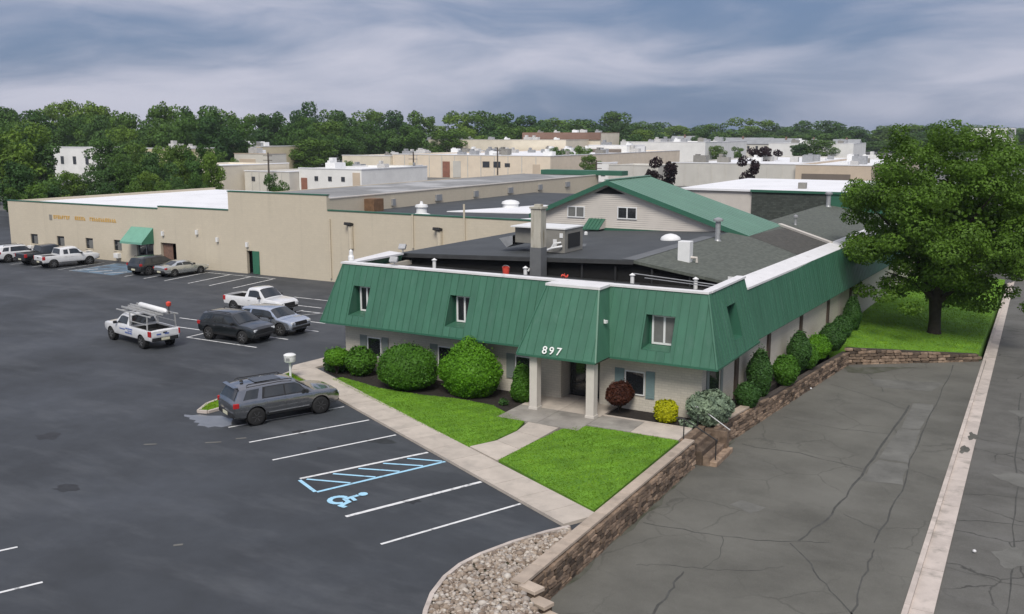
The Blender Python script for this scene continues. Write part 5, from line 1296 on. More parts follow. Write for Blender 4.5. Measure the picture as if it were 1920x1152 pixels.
GROVE= [(-185.0, 96.0, 14.0, 10.0), (-205.0, 84.0, 13.0, 10.0), (-228.0, 76.0, 14.5, 11.0), (-252.0, 66.0, 13.5, 10.0), (-176.8, 146.8, 10.3, 7.2), (-168.7, 145.6, 9.6, 7.0), (-161.3, 144.1, 9.3, 5.7), (-191.9, 155.5, 11.0, 7.7), (-160.3, 127.4, 8.8, 5.3), (-145.5, 124.4, 7.5, 4.5), (-162.9, 103.0, 14.9, 10.4), (-154.9, 101.7, 13.8, 10.1), (-160.6, 110.0, 12.0, 8.8), (-132.1, 85.9, 8.6, 7.0), (-138.4, 93.9, 7.1, 6.7), (-143.8, 102.3, 6.5, 6.2), (-145.1, 107.3, 5.9, 5.5), (-196.3, 153.0, 11.5, 10.2), (-188.3, 151.8, 10.2, 8.8), (-141.2, 109.5, 7.0, 5.5), (-138.5, 111.1, 7.9, 6.4), (-138.6, 116.8, 9.2, 6.6), (-123.0, 102.6, 6.7, 4.2), (-150.4, 133.1, 10.2, 6.3), (-142.9, 131.6, 10.7, 6.2), (-122.1, 114.6, 9.4, 4.4), (-116.9, 106.1, 6.8, 3.3), (-115.1, 101.3, 6.1, 3.2), (-127.1, 88.8, 5.1, 4.7), (-125.8, 83.8, 5.4, 5.2), (-120.8, 92.4, 5.5, 3.9), (-117.1, 94.4, 5.7, 3.9), (-113.1, 96.7, 5.9, 3.1)]
SCATTER= [(-203.2, 229.6, 11.3, 15.8), (-221.3, 242.3, 8.9, 10.7), (-106.1, 112.2, 6.5, 3.5), (-150.8, 184.6, 6.1, 5.0), (-258.5, 336.2, 9.7, 11.7), (-221.5, 334.2, 8.9, 10.0), (-219.7, 369.7, 13.0, 13.1), (-131.6, 258.8, 8.5, 7.2), (-130.4, 270.9, 8.8, 8.3), (-109.9, 236.6, 7.0, 5.8), (-197.6, 370.8, 9.7, 7.0), (-169.6, 386.7, 13.0, 14.0), (-170.0, 421.0, 14.2, 13.8), (-154.9, 372.1, 12.1, 11.1), (-153.9, 464.7, 14.4, 14.7), (-118.2, 369.9, 7.6, 7.4), (-111.0, 374.0, 7.2, 5.3), (-127.8, 376.0, 7.3, 8.7), (-93.7, 429.9, 9.7, 16.3), (-99.7, 426.5, 8.3, 9.3), (-89.8, 443.6, 8.9, 9.6), (-290.9, 294.7, 9.8, 11.1), (-172.8, 166.4, 8.4, 5.1), (-224.6, 263.4, 10.2, 11.3), (-242.9, 299.0, 11.4, 12.7)]
PURPLE= [(-61.0, 160.9, 8.7, 5.7), (-61.0, 155.1, 6.5, 2.8), (-50.9, 178.1, 8.7, 4.5), (-71.0, 258.7, 9.0, 7.2), (-69.2, 265.5, 8.4, 5.2)]

for t in BELT: far_tree('belt_tree', t[0], t[1], t[2], t[3] * 1.15, 'tall broadleaf tree in the far tree line against the sky', 'trees of the far tree line')
for t in BELT_FRONT: far_tree('belt_tree', t[0], t[1], t[2], t[3] * 1.15, 'lower broadleaf tree in front of the far tree line', 'lower trees before the tree line')
for t in GROVE: far_tree('grove_tree', t[0], t[1], t[2], t[3] * 1.12, 'tree of the dense grove behind the left part of the tan warehouse', 'trees of the left grove')
SCL = ['large round tree right of the tan rooftop units', 'tree just left of the large round tree', 'small bush before the grey warehouse wall', 'low bush on the edge of the cream warehouse roof line', 'dark tree above the cream warehouse', 'round bush above the peach warehouse roof', 'dark tree left of the brick building', 'dark tree right of the peach warehouse end', 'tree between the peach warehouse and the brown-banded shop', 'low tree before the brown-banded shop', 'small tree left of the brick building roof', 'broad tree behind the brown-banded shop', 'broad tree above the big white building', 'low tree above the big white building roof', 'tall tree right of the big white building', 'clipped round tree before the pale apartments', 'small clipped tree before the pale apartments', 'low tree left of the clipped round tree', 'wide dark tree group right of the apartment rows', 'low tree at the right apartment gable', 'tree beside the small house next to the maple', 'tree between tan rooftop units and sky', 'bush at the left end of the grey warehouse', 'tree behind the large round tree', 'tree behind the cream warehouse rooftop units']
for t, l in zip(SCATTER, SCL): far_tree('scattered_tree', t[0], t[1], t[2], t[3] * 1.1, l, None)
PUL = ['dark purple-leaved tree rising behind the green gable roof', 'small purple shrub left of the purple tree', 'dark purple-leaved tree before the wide concrete warehouse', 'distant purple tree above the concrete warehouse roof', 'small distant purple tree right of the other purple crown']
for i, (t, l) in enumerate(zip(PURPLE, PUL)): far_tree('purple_tree', t[0], t[1], t[2], t[3] * 1.1, l, None, purple_crowns[i % 2])
# the wooded skyline beyond: one mass nobody could count
lb = []
for k in range(420):
    a = R(random.uniform(-14, 72)); D_ = random.uniform(700, 1000); s = random.uniform(10, 17)
    lb.append((-math.sin(a) * D_, math.cos(a) * D_, random.uniform(3, 8), s, s, s * .62))
V, F = leafcloud(lb, 26000, (1.2, 2.4), .5, (.75, 1.05), .7)
tag(rawmesh('distant_wood', V, F, M['leaf_far'][1]), 'distant wood closing the horizon behind all buildings', 'wood', kind='stuff')

# --- street tree on the verge
TX, TYY, TZ = -6.35, 66.4, -.38
big = empty('maple_tree', (TX, TYY, TZ), 0, 'large leafy maple standing on the verge lawn beside the street', 'tree')
tr = MB(); tr.tube([(0, 0, -.4), (0, 0, .0), (.02, 0, .35), (.0, .03, 1.2), (-.05, .0, 2.4), (.05, .05, 4.0)], [.62, .52, .40, .36, .40, .30], 14)
random.seed(4)
limb_ends = []
for k in range(11):
    a = 2 * math.pi * k / 11 + random.uniform(-.25, .25); z0 = random.uniform(1.9, 3.6); rr = random.uniform(3.2, 5.4); ze = random.uniform(3.8, 10.5)
    e = Vector((math.cos(a) * rr, math.sin(a) * rr, ze)); limb_ends.append(e)
    tr.tube([(0, 0, z0), (e.x * .25, e.y * .25, z0 + (ze - z0) * .38), (e.x * .62, e.y * .62, z0 + (ze - z0) * .74), e], [.22, .15, .09, .02], 7)
tr.tube([(0, 0, 3.6), (.2, .1, 7), (.1, -.2, 11)], [.28, .16, .03], 8)
tr.build('trunk', M['bark'], big, world=False, smooth=60)
lobes = []
for k in range(165):
    u = random.uniform(-1, 1); a = random.uniform(0, 2 * math.pi); q = math.sqrt(1 - u * u); rad = random.uniform(.72, 1.0) if k < 120 else random.uniform(.2, .6)
    zc = 7.6 + u * 5.4 * rad
    rx = 5.9 * rad * q * (1.08 if u < .1 else 1.0)
    s = random.uniform(.55, 1.35)
    lobes.append((.25 + math.cos(a) * rx + .45 * max(0, -u), math.sin(a) * rx, zc, s, s, s * .62))
for k in range(10):
    a = random.uniform(0, 2 * math.pi); lobes.append((math.cos(a) * random.uniform(4, 6.2), math.sin(a) * random.uniform(4, 6.2), random.uniform(2.0, 3.4), .7, .7, .4))
for k in range(7): lobes.append((random.uniform(-3, 2.5), random.uniform(-2, 2), random.uniform(11.9, 12.9), .6, .6, .55))
V, F = leafcloud(lobes, 115000, (.050, .115), .45, (.62, 1.12), .6)
rawmesh('crown', V, F, M['leaf_maple'], big)
V, F = leafcloud([(0.2, 0, 7.4, 4.6, 4.6, 4.2)], 8000, (.09, .17), .3, (.1, .9), .8)
rawmesh('inner_foliage', V, F, M['leaf_maple'], big)

# --- clipped shrubs: solid leafy body plus a coat of small leaves
def shrub(name, x, y_, z0, rx, ry, rz, m, label, group=None, n=2600, leaf=(.035, .075), cone=0.0, lump=.05, stem=0.0, rag=.05, flat_top=0.0):
    o = empty(name, (x, y_, z0), random.uniform(0, 6.28), label, 'shrub', group)
    def shape(d):
        k = 1 - cone * np.clip(d[:, 2], -1, 1) * .5 - cone * .25
        ph = lump * (np.sin(d[:, 0] * 5 + x) * np.sin(d[:, 1] * 4.3 + y_) + np.sin(d[:, 2] * 6 + x) + .7 * np.sin(d[:, 0] * 11 + 2 * x + d[:, 2] * 7) * np.sin(d[:, 1] * 9.7 + x) + .5 * np.sin(d[:, 2] * 17 + d[:, 0] * 13))
        p = np.stack([d[:, 0] * rx * (k + ph), d[:, 1] * ry * (k + ph), d[:, 2] * rz * (1 + ph)], 1)
        p[:, 2] = np.maximum(p[:, 2], -rz * .93)
        if flat_top: p[:, 2] = np.minimum(p[:, 2], rz * flat_top)
        p[:, 2] += rz * .93 + stem
        return p
    bm = bmesh.new(); bmesh.ops.create_icosphere(bm, subdivisions=3, radius=1)
    d = np.array([v.co[:] for v in bm.verts]); p = shape(d) * np.array([.95, .95, .97])
    for v, c in zip(bm.verts, p): v.co = Vector(c) + Vector([random.uniform(-.03, .03) for _ in range(3)])
    me = bpy.data.meshes.new('foliage_body'); bm.to_mesh(me); bm.free(); me.materials.append(m); me.shade_smooth()
    link('foliage_body', me, o)
    d = rng.normal(size=(n, 3)); d /= np.linalg.norm(d, axis=1)[:, None]
    c = shape(d) * (1 + np.where(rng.random((n, 1)) < .04, rng.uniform(.03, .14, (n, 1)), rng.uniform(-.03, rag, (n, 1))))
    nr = d + rng.normal(size=(n, 3)) * .55; nr /= np.linalg.norm(nr, axis=1)[:, None]
    a = np.cross(nr, rng.normal(size=(n, 3))); a /= np.linalg.norm(a, axis=1)[:, None]; b = np.cross(nr, a); s = rng.uniform(*leaf, n)[:, None]
    V = np.stack([c - a * s, c - b * s * .6, c + a * s, c + b * s * .6], 1).reshape(-1, 3)
    rawmesh('leaf_coat', V, np.arange(4 * n).reshape(-1, 4), m, o)
    q = MB()
    for k in range(4): q.tube([(0, 0, -.05), (.12 * math.cos(k * 1.6) * (1 + stem), .12 * math.sin(k * 1.6) * (1 + stem), stem + .3)], [.035, .02], 6)
    q.build('stem', M['bark'], o, world=False)
    return o
shrub('round_shrub', -27.35, 37.65, .05, 1.62, 1.35, 1.08, M['leaf_hedge'], 'broad dark green clipped ball shrub left of the peaked one', n=9000, lump=.035)
o = shrub('peaked_shrub', -24.0, 38.1, .05, 1.75, 1.35, 1.28, M['leaf_bright'], 'tall bright green clipped shrub with a small peak on top', n=10000, cone=.22, lump=.04)
V, F = leafcloud([(0, 0, 2.45, .42, .42, .45), (0, 0, 2.2, .75, .6, .35)], 1500, (.035, .07), .3, (.5, 1.05), .5); rawmesh('top_tuft', V, F, M['leaf_bright'], o)
shrub('cone_shrub', -21.15, 38.15, .05, .55, .5, .92, M['leaf_hedge'], 'slim cone-shaped green shrub next to the left porch column', n=3600, cone=.45)
shrub('hedge_ball', -32.15, 38.0, .05, .72, .6, .42, M['leaf_bright'], 'flat-topped bright green shrub on bare stems at the far office corner', n=3000, stem=.55, flat_top=.8)
shrub('corner_shrub', -32.6, 38.6, .05, .70, .6, .42, M['leaf_dark'], 'low dark leafy shrub under the flat-topped shrub', n=1800, leaf=(.05, .10), rag=.15)
shrub('leafy_shrub', -30.9, 38.4, .05, .80, .65, .68, M['leaf_hedge'], 'loose leafy shrub between the flat-topped shrub and the dark ball', n=2600, leaf=(.05, .11), rag=.12, stem=.1)
shrub('dark_red_shrub', -16.45, 38.75, .05, .75, .55, .50, M['leaf_red'], 'dark red rounded shrub beside the right porch column', n=3200, stem=.42)
shrub('yellow_shrub', -14.15, 38.55, .05, .52, .5, .50, M['leaf_yellow'], 'small round yellow-green shrub on the mulch bed', n=2600)
shrub('blue_spruce', -12.45, 39.35, .05, .95, .8, .70, M['leaf_blue'], 'blue-grey rounded spruce at the office corner above the steps', n=4200, leaf=(.05, .12), lump=.06, rag=.10)
side = [(-11.78, 42.75, .62, .62, 'dark rounded shrub right behind the blue-grey spruce', 'leaf_dark', 0), (-11.85, 45.0, .72, 1.22, 'tall dark egg-shaped shrub, nearest of the side row', 'leaf_dark', .25), (-11.28, 47.8, .72, .80, 'dark green ball shrub after the tall egg-shaped one', 'leaf_hedge', 0),
        (-11.45, 51.3, .72, 1.10, 'second tall dark egg-shaped shrub of the side row', 'leaf_dark', .2), (-11.05, 51.8, .60, .68, 'small bright shrub tucked behind the second tall shrub', 'leaf_hedge', 0), (-11.1, 54.4, .75, .72, 'bright green ball shrub in the middle of the side row', 'leaf_bright', 0), (-10.85, 56.9, .82, .85, 'large round dark shrub near the far end of the side row', 'leaf_dark', 0), (-11.0, 60.6, .70, .75, 'small dark shrub at the far end of the side row', 'leaf_dark', 0), (-10.9, 63.2, .65, 1.2, 'tall dark shrub against the far side wall', 'leaf_dark', .2)]
for x, y_, r, h, l, m, c in side:
    shrub('side_shrub', x, y_, .03, r * .86, r * .86, h * .92, M[m], l, n=4200, cone=c, lump=.045)
# a few loose weeds at the bed edges
for k, (x, y_) in enumerate([(-13.2, 38.3), (-21.6, 37.2), (-12.9, 38.15)]):
    V, F = leafcloud([(0, 0, .15, .25, .2, .18)], 120, (.03, .08), .4, (.2, 1), .8)
    o = rawmesh('weed', V, F, M['leaf_dark' if k == 1 else 'leaf_blue']); o.location = (x, y_, .07)
    tag(o, ['pale weed beside the yellow shrub', 'dark weed at the edge of the bed left of the porch', 'small pale weed at the top of the stone steps'][k], 'weed')
# ================================================================== vehicles
def paint(name, col, metal=.0, rough=.32):
    m, nt, b = nodes(name); T = NT(nt)
    c = T.mix(T.ramp(T.noise(pos(T, obj=True), 3, 4), .3, .7), tuple(q * .93 for q in col), tuple(min(1, q * 1.05) for q in col))
    T.l(c, b.inputs['Base Color']); b.inputs['Metallic'].default_value = metal; b.inputs['Roughness'].default_value = rough
    b.inputs['Coat Weight'].default_value = 1.0; b.inputs['Coat Roughness'].default_value = .03; b.inputs['Coat IOR'].default_value = 1.7
    return m
M['car_white'] = paint('white_car_paint', (.76, .76, .76)); M['car_grey'] = paint('grey_car_paint', (.29, .295, .30), .95, .20); M['car_black'] = paint('black_car_paint', (.010, .013, .014), .0)
M['car_silver'] = paint('silver_car_paint', (.72, .74, .72), .85, .25); M['car_blue'] = paint('pale_blue_car_paint', (.68, .73, .80), .85, .22); M['car_red'] = paint('red_car_paint', (.3, .03, .03), .2)
M['car_glass'] = mat('car_glass', (.035, .04, .043), .03, .1, 2, spec=1.0, metal=.2); M['tyre'] = mat('tyre_rubber', (.016, .016, .016), .85, .15, 8)
M['rim'] = mat('alloy_rim', (.36, .36, .36), .35, .08, 4, metal=.7); M['rim_dark'] = mat('dark_rim', (.10, .10, .10), .4, .08, 4, metal=.6)
M['trim'] = mat('black_plastic', (.018, .018, .019), .6, .1, 4); M['well'] = mat('wheel_well', (.006, .006, .006), .95, .1, 4)
M['lamp_red'] = mat('tail_lamp', (.42, .02, .02), .25, .1, 4); M['lamp_clear'] = mat('head_lamp', (.62, .64, .66), .15, .1, 4, spec=.8); M['chrome'] = mat('chrome_trim', (.6, .6, .6), .2, .05, 3, metal=.9)
M['plate'] = mat('licence_plate', (.62, .60, .45), .5, .1, 5); M['bed_liner'] = mat('bed_liner', (.02, .02, .02), .85, .2, 5); M['alu'] = mat('aluminium', (.50, .50, .49), .45, .1, 3, metal=.3)

def section(st):
    x, zu, w, zb, zt, wt = st; h = zt - zb
    return [(0, zu), (.82 * w, zu), (.965 * w, zu + .10), (w, zu + .42 * (zb - zu)), (.99 * w, zb - .10), (.955 * w, zb), (wt + .03 if h > .2 else .955 * w - .03, zt - (.09 if h > .2 else .012)), (wt - .09, zt - .012), (wt * .5, zt + .012), (0, zt + .02)]
class Loft:
    def __init__(s, st): s.st = st; s.xs = [q[0] for q in st]
    def sec(s, x):
        x = min(max(x, s.xs[0]), s.xs[-1])
        for a, b_ in zip(s.st[:-1], s.st[1:]):
            if a[0] <= x <= b_[0]:
                t = (x - a[0]) / (b_[0] - a[0]); A, B = section(a), section(b_); return [(p[0] + (q[0] - p[0]) * t, p[1] + (q[1] - p[1]) * t) for p, q in zip(A, B)]
    def body(s):
        q = MB(); n = 10; xs = []
        for a, b_ in zip(s.xs[:-1], s.xs[1:]): xs += [a, (a + b_) / 2]
        xs.append(s.xs[-1]); rings = []
        for x in xs:
            sc = s.sec(x); ring = [(x, -p[0], p[1]) for p in sc] + [(x, p[0], p[1]) for p in sc[-2:0:-1]]
            rings.append(ring)
        k = len(rings[0]); base = 0
        for r in rings: q.v += r
        for i in range(len(rings) - 1):
            for j in range(k):
                j2 = (j + 1) % k; q.f.append((i * k + j, (i + 1) * k + j, (i + 1) * k + j2, i * k + j2))
        q.f.append(tuple(range(k))); q.f.append(tuple(range((len(rings) - 1) * k + k - 1, (len(rings) - 1) * k - 1, -1)))
        return q
    def side_patch(s, x0, x1, i0, s0, i1, s1, side, off=.012, n=6, slant0=0., slant1=0.):
        """panel on the flank between section params (i0+s0) and (i1+s1)"""
        q = MB(); cols = 4
        def pt(x, f):
            sc = s.sec(x); p = i0 + s0 + (i1 + s1 - i0 - s0) * f; i = min(int(p), 8); t = p - i
            return (sc[i][0] + (sc[i + 1][0] - sc[i][0]) * t, sc[i][1] + (sc[i + 1][1] - sc[i][1]) * t)
        for a in range(n + 1):
            for f in range(cols + 1):
                ff = f / cols; x = (x0 + slant0 * ff) + ((x1 + slant1 * ff) - (x0 + slant0 * ff)) * a / n
                y, z = pt(x, ff); q.v.append((x, side * (y + off), z + off * .3))
        for a in range(n):
            for f in range(cols):
                i = a * (cols + 1) + f; fc = (i, i + cols + 1, i + cols + 2, i + 1); q.f.append(fc if side < 0 else fc[::-1])
        return q
    def top_patch(s, x0, x1, ymax, off=.014, n=6, m=8, front=True):
        """panel on the top surface (screens, roof panels)"""
        q = MB()
        for a in range(n + 1):
            x = x0 + (x1 - x0) * a / n; sc = s.sec(x); top = sc[6:]
            w = top[0][0] * ymax
            for k in range(m + 1):
                y = -w + 2 * w * k / m; ay = abs(y); z = top[-1][1]
                for p, r in zip(top[:-1], top[1:]):
                    if r[0] <= ay <= p[0]: z = r[1] + (p[1] - r[1]) * ((ay - r[0]) / max(1e-6, p[0] - r[0])); break
                q.v.append((x + (off * .7 if front else -off * .7), y, z + off))
        for a in range(n):
            for k in range(m):
                i = a * (m + 1) + k; q.f.append((i, i + m + 1, i + m + 2, i + 1))
        return q

def wheel_parts(parent, x, y, r, side, rim='rim', spokes=6, width=.24):
    o = empty('wheel', (x, y, r)); o.parent = parent
    q = MB(); prof = [(r * .62, -width / 2), (r * .9, -width / 2), (r * .99, -width * .36), (r, 0), (r * .99, width * .36), (r * .9, width / 2), (r * .62, width / 2)]
    q.lathe(prof, (0, 0, 0), 26, 'Y'); q.build('tyre', M['tyre'], o, world=False, smooth=50)
    q = MB(); yo = side * width * .40
    q.lathe([(r * .64, yo - .03 * side), (r * .64, yo), (r * .58, yo + .012 * side), (r * .54, yo - .05 * side), (r * .1, yo - .06 * side)] if side > 0 else [(r * .1, yo - .06 * side), (r * .54, yo - .05 * side), (r * .58, yo + .012 * side), (r * .64, yo), (r * .64, yo - .03 * side)], (0, 0, 0), 26, 'Y')
    for k in range(spokes):
        a = 2 * math.pi * k / spokes; p0 = Vector((math.cos(a) * r * .1, yo - .012 * side, math.sin(a) * r * .1)); p1 = Vector((math.cos(a) * r * .58, yo - .005 * side, math.sin(a) * r * .58)); q.bar(p0, p1, .085 * r / .38, .035)
    q.lathe([(r * .16, yo - .05 * side), (r * .16, yo + .01 * side), (.001, yo + .012 * side)] if side > 0 else [(.001, yo + .012 * side), (r * .16, yo + .01 * side), (r * .16, yo - .05 * side)], (0, 0, 0), 12, 'Y')
    q.build('rim', M[rim], o, world=False, smooth=40)
    q = MB(); q.lathe([(r * .6, -width * .3 * side), (r * .6, -width * .25 * side)], (0, 0, 0), 20, 'Y'); q.build('brake_disc', M['well'], o, world=False)

def boolean_cut(me, cutter):
    a = bpy.data.objects.new('tmp_a', me); cm = cutter.mesh('tmp_c'); c = bpy.data.objects.new('tmp_c', cm)
    COL.objects.link(a); COL.objects.link(c)
    md = a.modifiers.new('cut', 'BOOLEAN'); md.operation = 'DIFFERENCE'; md.object = c; md.solver = 'EXACT'
    bpy.context.view_layer.update()
    r = bpy.data.meshes.new_from_object(a.evaluated_get(bpy.context.evaluated_depsgraph_get()))
    bpy.data.objects.remove(a, do_unlink=True); bpy.data.objects.remove(c, do_unlink=True)
    return r

def vehicle(name, label, cat, xy, heading, S, group=None):
    root = empty(name, (xy[0], xy[1], .004), R(heading), label, cat, group)
    lf = Loft(S['st']); W = S['W']; r = S['r']; wx = S['wheels']; pm = M[S['paint']]
    cut = MB()
    for x in wx:
        for sd in (-1, 1):
            cut.lathe([(r * 1.17, min(sd * (W - .30), sd * (W + .3))), (r * 1.17, max(sd * (W - .30), sd * (W + .3)))], (x, 0, r * 1.02), 28, 'Y')
    if 'bed' in S:
        x0, x1, z0 = S['bed']; cut.box(x0, x1, -W + .14, W - .14, z0, 2.2)
    me = boolean_cut(lf.body().mesh('body', pm), cut)
    me.name = 'body'; me.materials.clear(); me.materials.append(pm); me.shade_smooth(); me.set_sharp_from_angle(angle=R(32))
    body = link('body', me, root)
    for x in wx:
        for sd in (-1, 1):
            q = MB(); y0, y1 = sd * (W - .29), sd * (W - .035)
            prof = [(.02, y0), (r * 1.16, y0 + .0), (r * 1.16, y1)] if sd > 0 else [(r * 1.16, y1), (r * 1.16, y0), (.02, y0)]
            n = 24; base = len(q.v)
            q.lathe(prof, (x, 0, r * 1.02), n, 'Y'); q.f = [f for f in q.f if len(f) == 4]
            q.build('wheel_well', M['well'], body, world=False)
            wheel_parts(root, x, sd * (W - .125), r, sd, S.get('rim', 'rim'))
    for sd in (-1, 1):
        for (x0, x1, sl0, sl1) in S['side_glass']:
            lf.side_patch(x0, x1, 5, .12, 5, .86, sd, .012, 6, sl0, sl1).build('side_window', M['car_glass'], root, world=False, smooth=40)
        if 'surround' in S:
            lf.side_patch(*S['surround'], 5, .04, 5, .92, sd, .006, 8, .10, -.50).build('window_surround', M['trim'], root, world=False, smooth=40)
        for (x0, x1) in S['doors']:
            d = lf.side_patch(x0, x1, 2, .3, 4, .95, sd, .006).build('door', pm, root, world=False, smooth=40)
            sc = lf.sec((x0 + x1) / 2)
            q = MB(); q.box(x0 + .10, x0 + .28, sd * (W + .0), sd * (W + .03), sc[5][1] - .17, sc[5][1] - .13); q.build('door_handle', M[S.get('handle', 'paint_h')] if S.get('handle') else pm, d, world=False)
        lf.side_patch(wx[0] + r * 1.22, wx[1] - r * 1.22, 1, .5, 2, .5, sd, .012).build('sill_trim', M[S.get('sill', 'trim')], root, world=False)
        mx = S['mirror']; sc = lf.sec(mx)
        q = MB(); q.obox((mx, sd * (W + .10), sc[5][1] + .10), (.13, .22, .17)); q.build('mirror', M[S.get('mirror_m', 'trim')], root, world=False, bevel=.03)
    a, b_ = S['screen']; lf.top_patch(a, b_, .93).build('windscreen', M['car_glass'], root, world=False, smooth=40)
    a, b_ = S['rear_glass']; lf.top_patch(a, b_, .86, front=False).build('rear_window', M['car_glass'], root, world=False, smooth=40)
    xf, xr = S['st'][-1][0], S['st'][0][0]
    fz = S.get('lamp_z', .72); rzz = S.get('tail_z', .92); w = W * .80
    q = MB(); q.box(xf - .10, xf + .012, -W * .52, W * .52, fz - .13, fz + .10); q.build('grille', M['trim'], root, world=False, bevel=.02)
    q = MB(); q.box(xf - .22, xf + .03, -W * .80, W * .80, S['st'][-1][1] - .06, S['st'][-1][1] + .12); q.build('front_bumper', M[S.get('bumper', 'trim')], root, world=False, bevel=.04)
    q = MB(); q.box(xr - .03, xr + .25, -W * .84, W * .84, S['st'][0][1] - .10, S['st'][0][1] + .13); q.build('rear_bumper', M[S.get('bumper_r', S.get('bumper', 'trim'))], root, world=False, bevel=.04)
    for sd in (-1, 1):
        q = MB(); q.obox((xf - .17, sd * W * .72, fz + .03), (.34, .34, .14), sd * -.25); q.build('headlight', M['lamp_clear'], root, world=False, bevel=.03)
        q = MB(); th = S.get('tail_h', .22); q.obox((xr + .12, sd * W * .925, rzz), (.26, .12, th), sd * .05); q.build('tail_light', M['lamp_red'], root, world=False, bevel=.03)
    q = MB(); q.box(xr - .045, xr - .032, -.26, .26, S['st'][0][1] + .14 if S.get('plate_hi') else S['st'][0][1] - .05, S['st'][0][1] + (.27 if S.get('plate_hi') else .10)); q.build('licence_plate', M['plate'], root, world=False)
    if S.get('rails'):
        for sd in (-1, 1):
            x0, x1 = S['rails']; z = lf.sec((x0 + x1) / 2)[7][1] + .05; y_ = sd * (lf.sec((x0 + x1) / 2)[7][0] + .02)
            q = MB(); q.tube([(x0, y_, z - .06), (x0 + .1, y_, z), (x1 - .1, y_, z), (x1, y_, z - .06)], .022, 6); q.build('roof_rail', M['trim'], root, world=False)
    if 'bed' in S:
        x0, x1, z0 = S['bed']; zb = lf.sec((x0 + x1) / 2)[5][1]
        q = MB(); f = .012; q.add([(x0 + f, -W + .14 + f, z0 + f), (x1 - f, -W + .14 + f, z0 + f), (x1 - f, W - .14 - f, z0 + f), (x0 + f, W - .14 - f, z0 + f), (x0 + f, -W + .14 + f, zb - .1), (x1 - f, -W + .14 + f, zb - .1), (x1 - f, W - .14 - f, zb - .1), (x0 + f, W - .14 - f, zb - .1)],
              [(0, 1, 2, 3), (0, 4, 5, 1), (1, 5, 6, 2), (2, 6, 7, 3), (3, 7, 4, 0)]); q.build('bed_liner', M['bed_liner'], root, world=False)
        q = MB(); q.box(xr - .012, xr + .03, -W * .76, W * .76, S['st'][0][1] + .18, zb - .04); q.build('tailgate', pm, root, world=False, bevel=.01)
        q = MB(); q.box(xr - .03, xr - .014, -.12, .12, zb - .20, zb - .12); q.build('tailgate_handle', M['trim'], root, world=False)
    return root, lf

SUV = dict(W=1.0, r=.40, wheels=(-1.50, 1.52), paint='car_grey', rim='rim_dark', st=[(-2.50, .55, .88, .98, 1.00, .80), (-2.43, .42, .96, 1.10, 1.13, .86), (-2.14, .34, .99, 1.14, 1.68, .73), (-1.7, .31, 1.0, 1.14, 1.755, .75), (-.2, .29, 1.0, 1.12, 1.78, .76), (.42, .29, 1.0, 1.12, 1.735, .74), (1.25, .29, 1.0, 1.11, 1.17, .88), (1.95, .31, .99, 1.08, 1.125, .86), (2.36, .37, .95, 1.00, 1.04, .80), (2.50, .50, .86, .84, .87, .72)],
           surround=(-1.22, 1.10), side_glass=[(-2.06, -1.42, .22, .14), (-1.12, -.18, .10, 0), (-.12, 1.0, 0, -.46)], doors=[(-1.10, -.20), (-.14, .95)], screen=(.47, 1.18), rear_glass=(-2.40, -2.17), mirror=.80, rails=(-1.8, .3), lamp_z=.80, tail_z=1.0, handle='chrome', sill='trim', bumper='trim')
import copy
def spec(base, **k):
    s = copy.deepcopy(base); s.update(k); return s
def scaled(base, fx_, fz_, **k):
    s = copy.deepcopy(base); s['st'] = [(q[0] * fx_, q[1], q[2], q[3] * fz_, q[4] * fz_, q[5]) for q in s['st']]
    for key in ('side_glass',): s[key] = [(q[0] * fx_, q[1] * fx_, q[2] * fx_, q[3] * fx_) for q in s[key]]
    s['surround'] = tuple(q * fx_ for q in s['surround'])
    s['doors'] = [(q[0] * fx_, q[1] * fx_) for q in s['doors']]
    for key in ('wheels', 'screen', 'rear_glass', 'rails'): s[key] = tuple(q * fx_ for q in s[key])
    s['mirror'] *= fx_; s.update(k); return s
grey_suv, _ = vehicle('grey_suv', 'dark grey sport utility vehicle parked in the first bay by the sidewalk', 'suv', (-29.72, 31.15), 66.5, SUV)
q = MB(); q.add([(-2.20, -.70, 1.70), (-2.36, -.66, 1.70), (-2.36, .66, 1.70), (-2.20, .70, 1.70), (-2.16, -.72, 1.745), (-2.36, -.66, 1.735), (-2.36, .66, 1.735), (-2.16, .72, 1.745)], [(0, 3, 2, 1), (4, 5, 6, 7), (1, 2, 6, 5), (0, 1, 5, 4), (2, 3, 7, 6)]); q.build('spoiler', M['car_grey'], grey_suv, world=False)
for sd in (-1, 1):
    q = MB(); q.box(-.95, .95, sd * 1.005, sd * 1.018, .50, .55); q.build('door_strip', M['chrome'], grey_suv, world=False)
q = MB(); q.lathe([(.09, 1.80), (.07, 1.86), (.01, 1.88)], (-1.75, 0, 0), 8); q.build('roof_antenna', M['trim'], grey_suv, world=False)
q = MB(); q.box(-1.3, -.1, -.42, .42, 1.795, 1.806); q.build('roof_glass', M['car_glass'], grey_suv, world=False)
vehicle('black_suv', 'black sport utility vehicle with roof rails in the middle bays', 'suv', (-43.45, 42.05), 0, scaled(SUV, .94, .97, paint='car_black', sill='trim', rim='rim'))
vehicle('pale_blue_suv', 'pale blue crossover parked between the black one and a pickup', 'suv', (-43.05, 44.9), 0, scaled(SUV, .92, .92, paint='car_blue', rim='rim', sill='trim', rails=None))
vehicle('black_hatchback', 'black hatchback with red tail lights parked at the doorway of the tan warehouse', 'suv', (-70.85, 59.15), 86, scaled(SUV, .92, .93, paint='car_black', rim='rim'))
vehicle('white_suv', 'white sport utility vehicle at the left picture edge', 'suv', (-89.75, 58.3), 82, scaled(SUV, .93, .93, paint='car_white', rim='rim'))
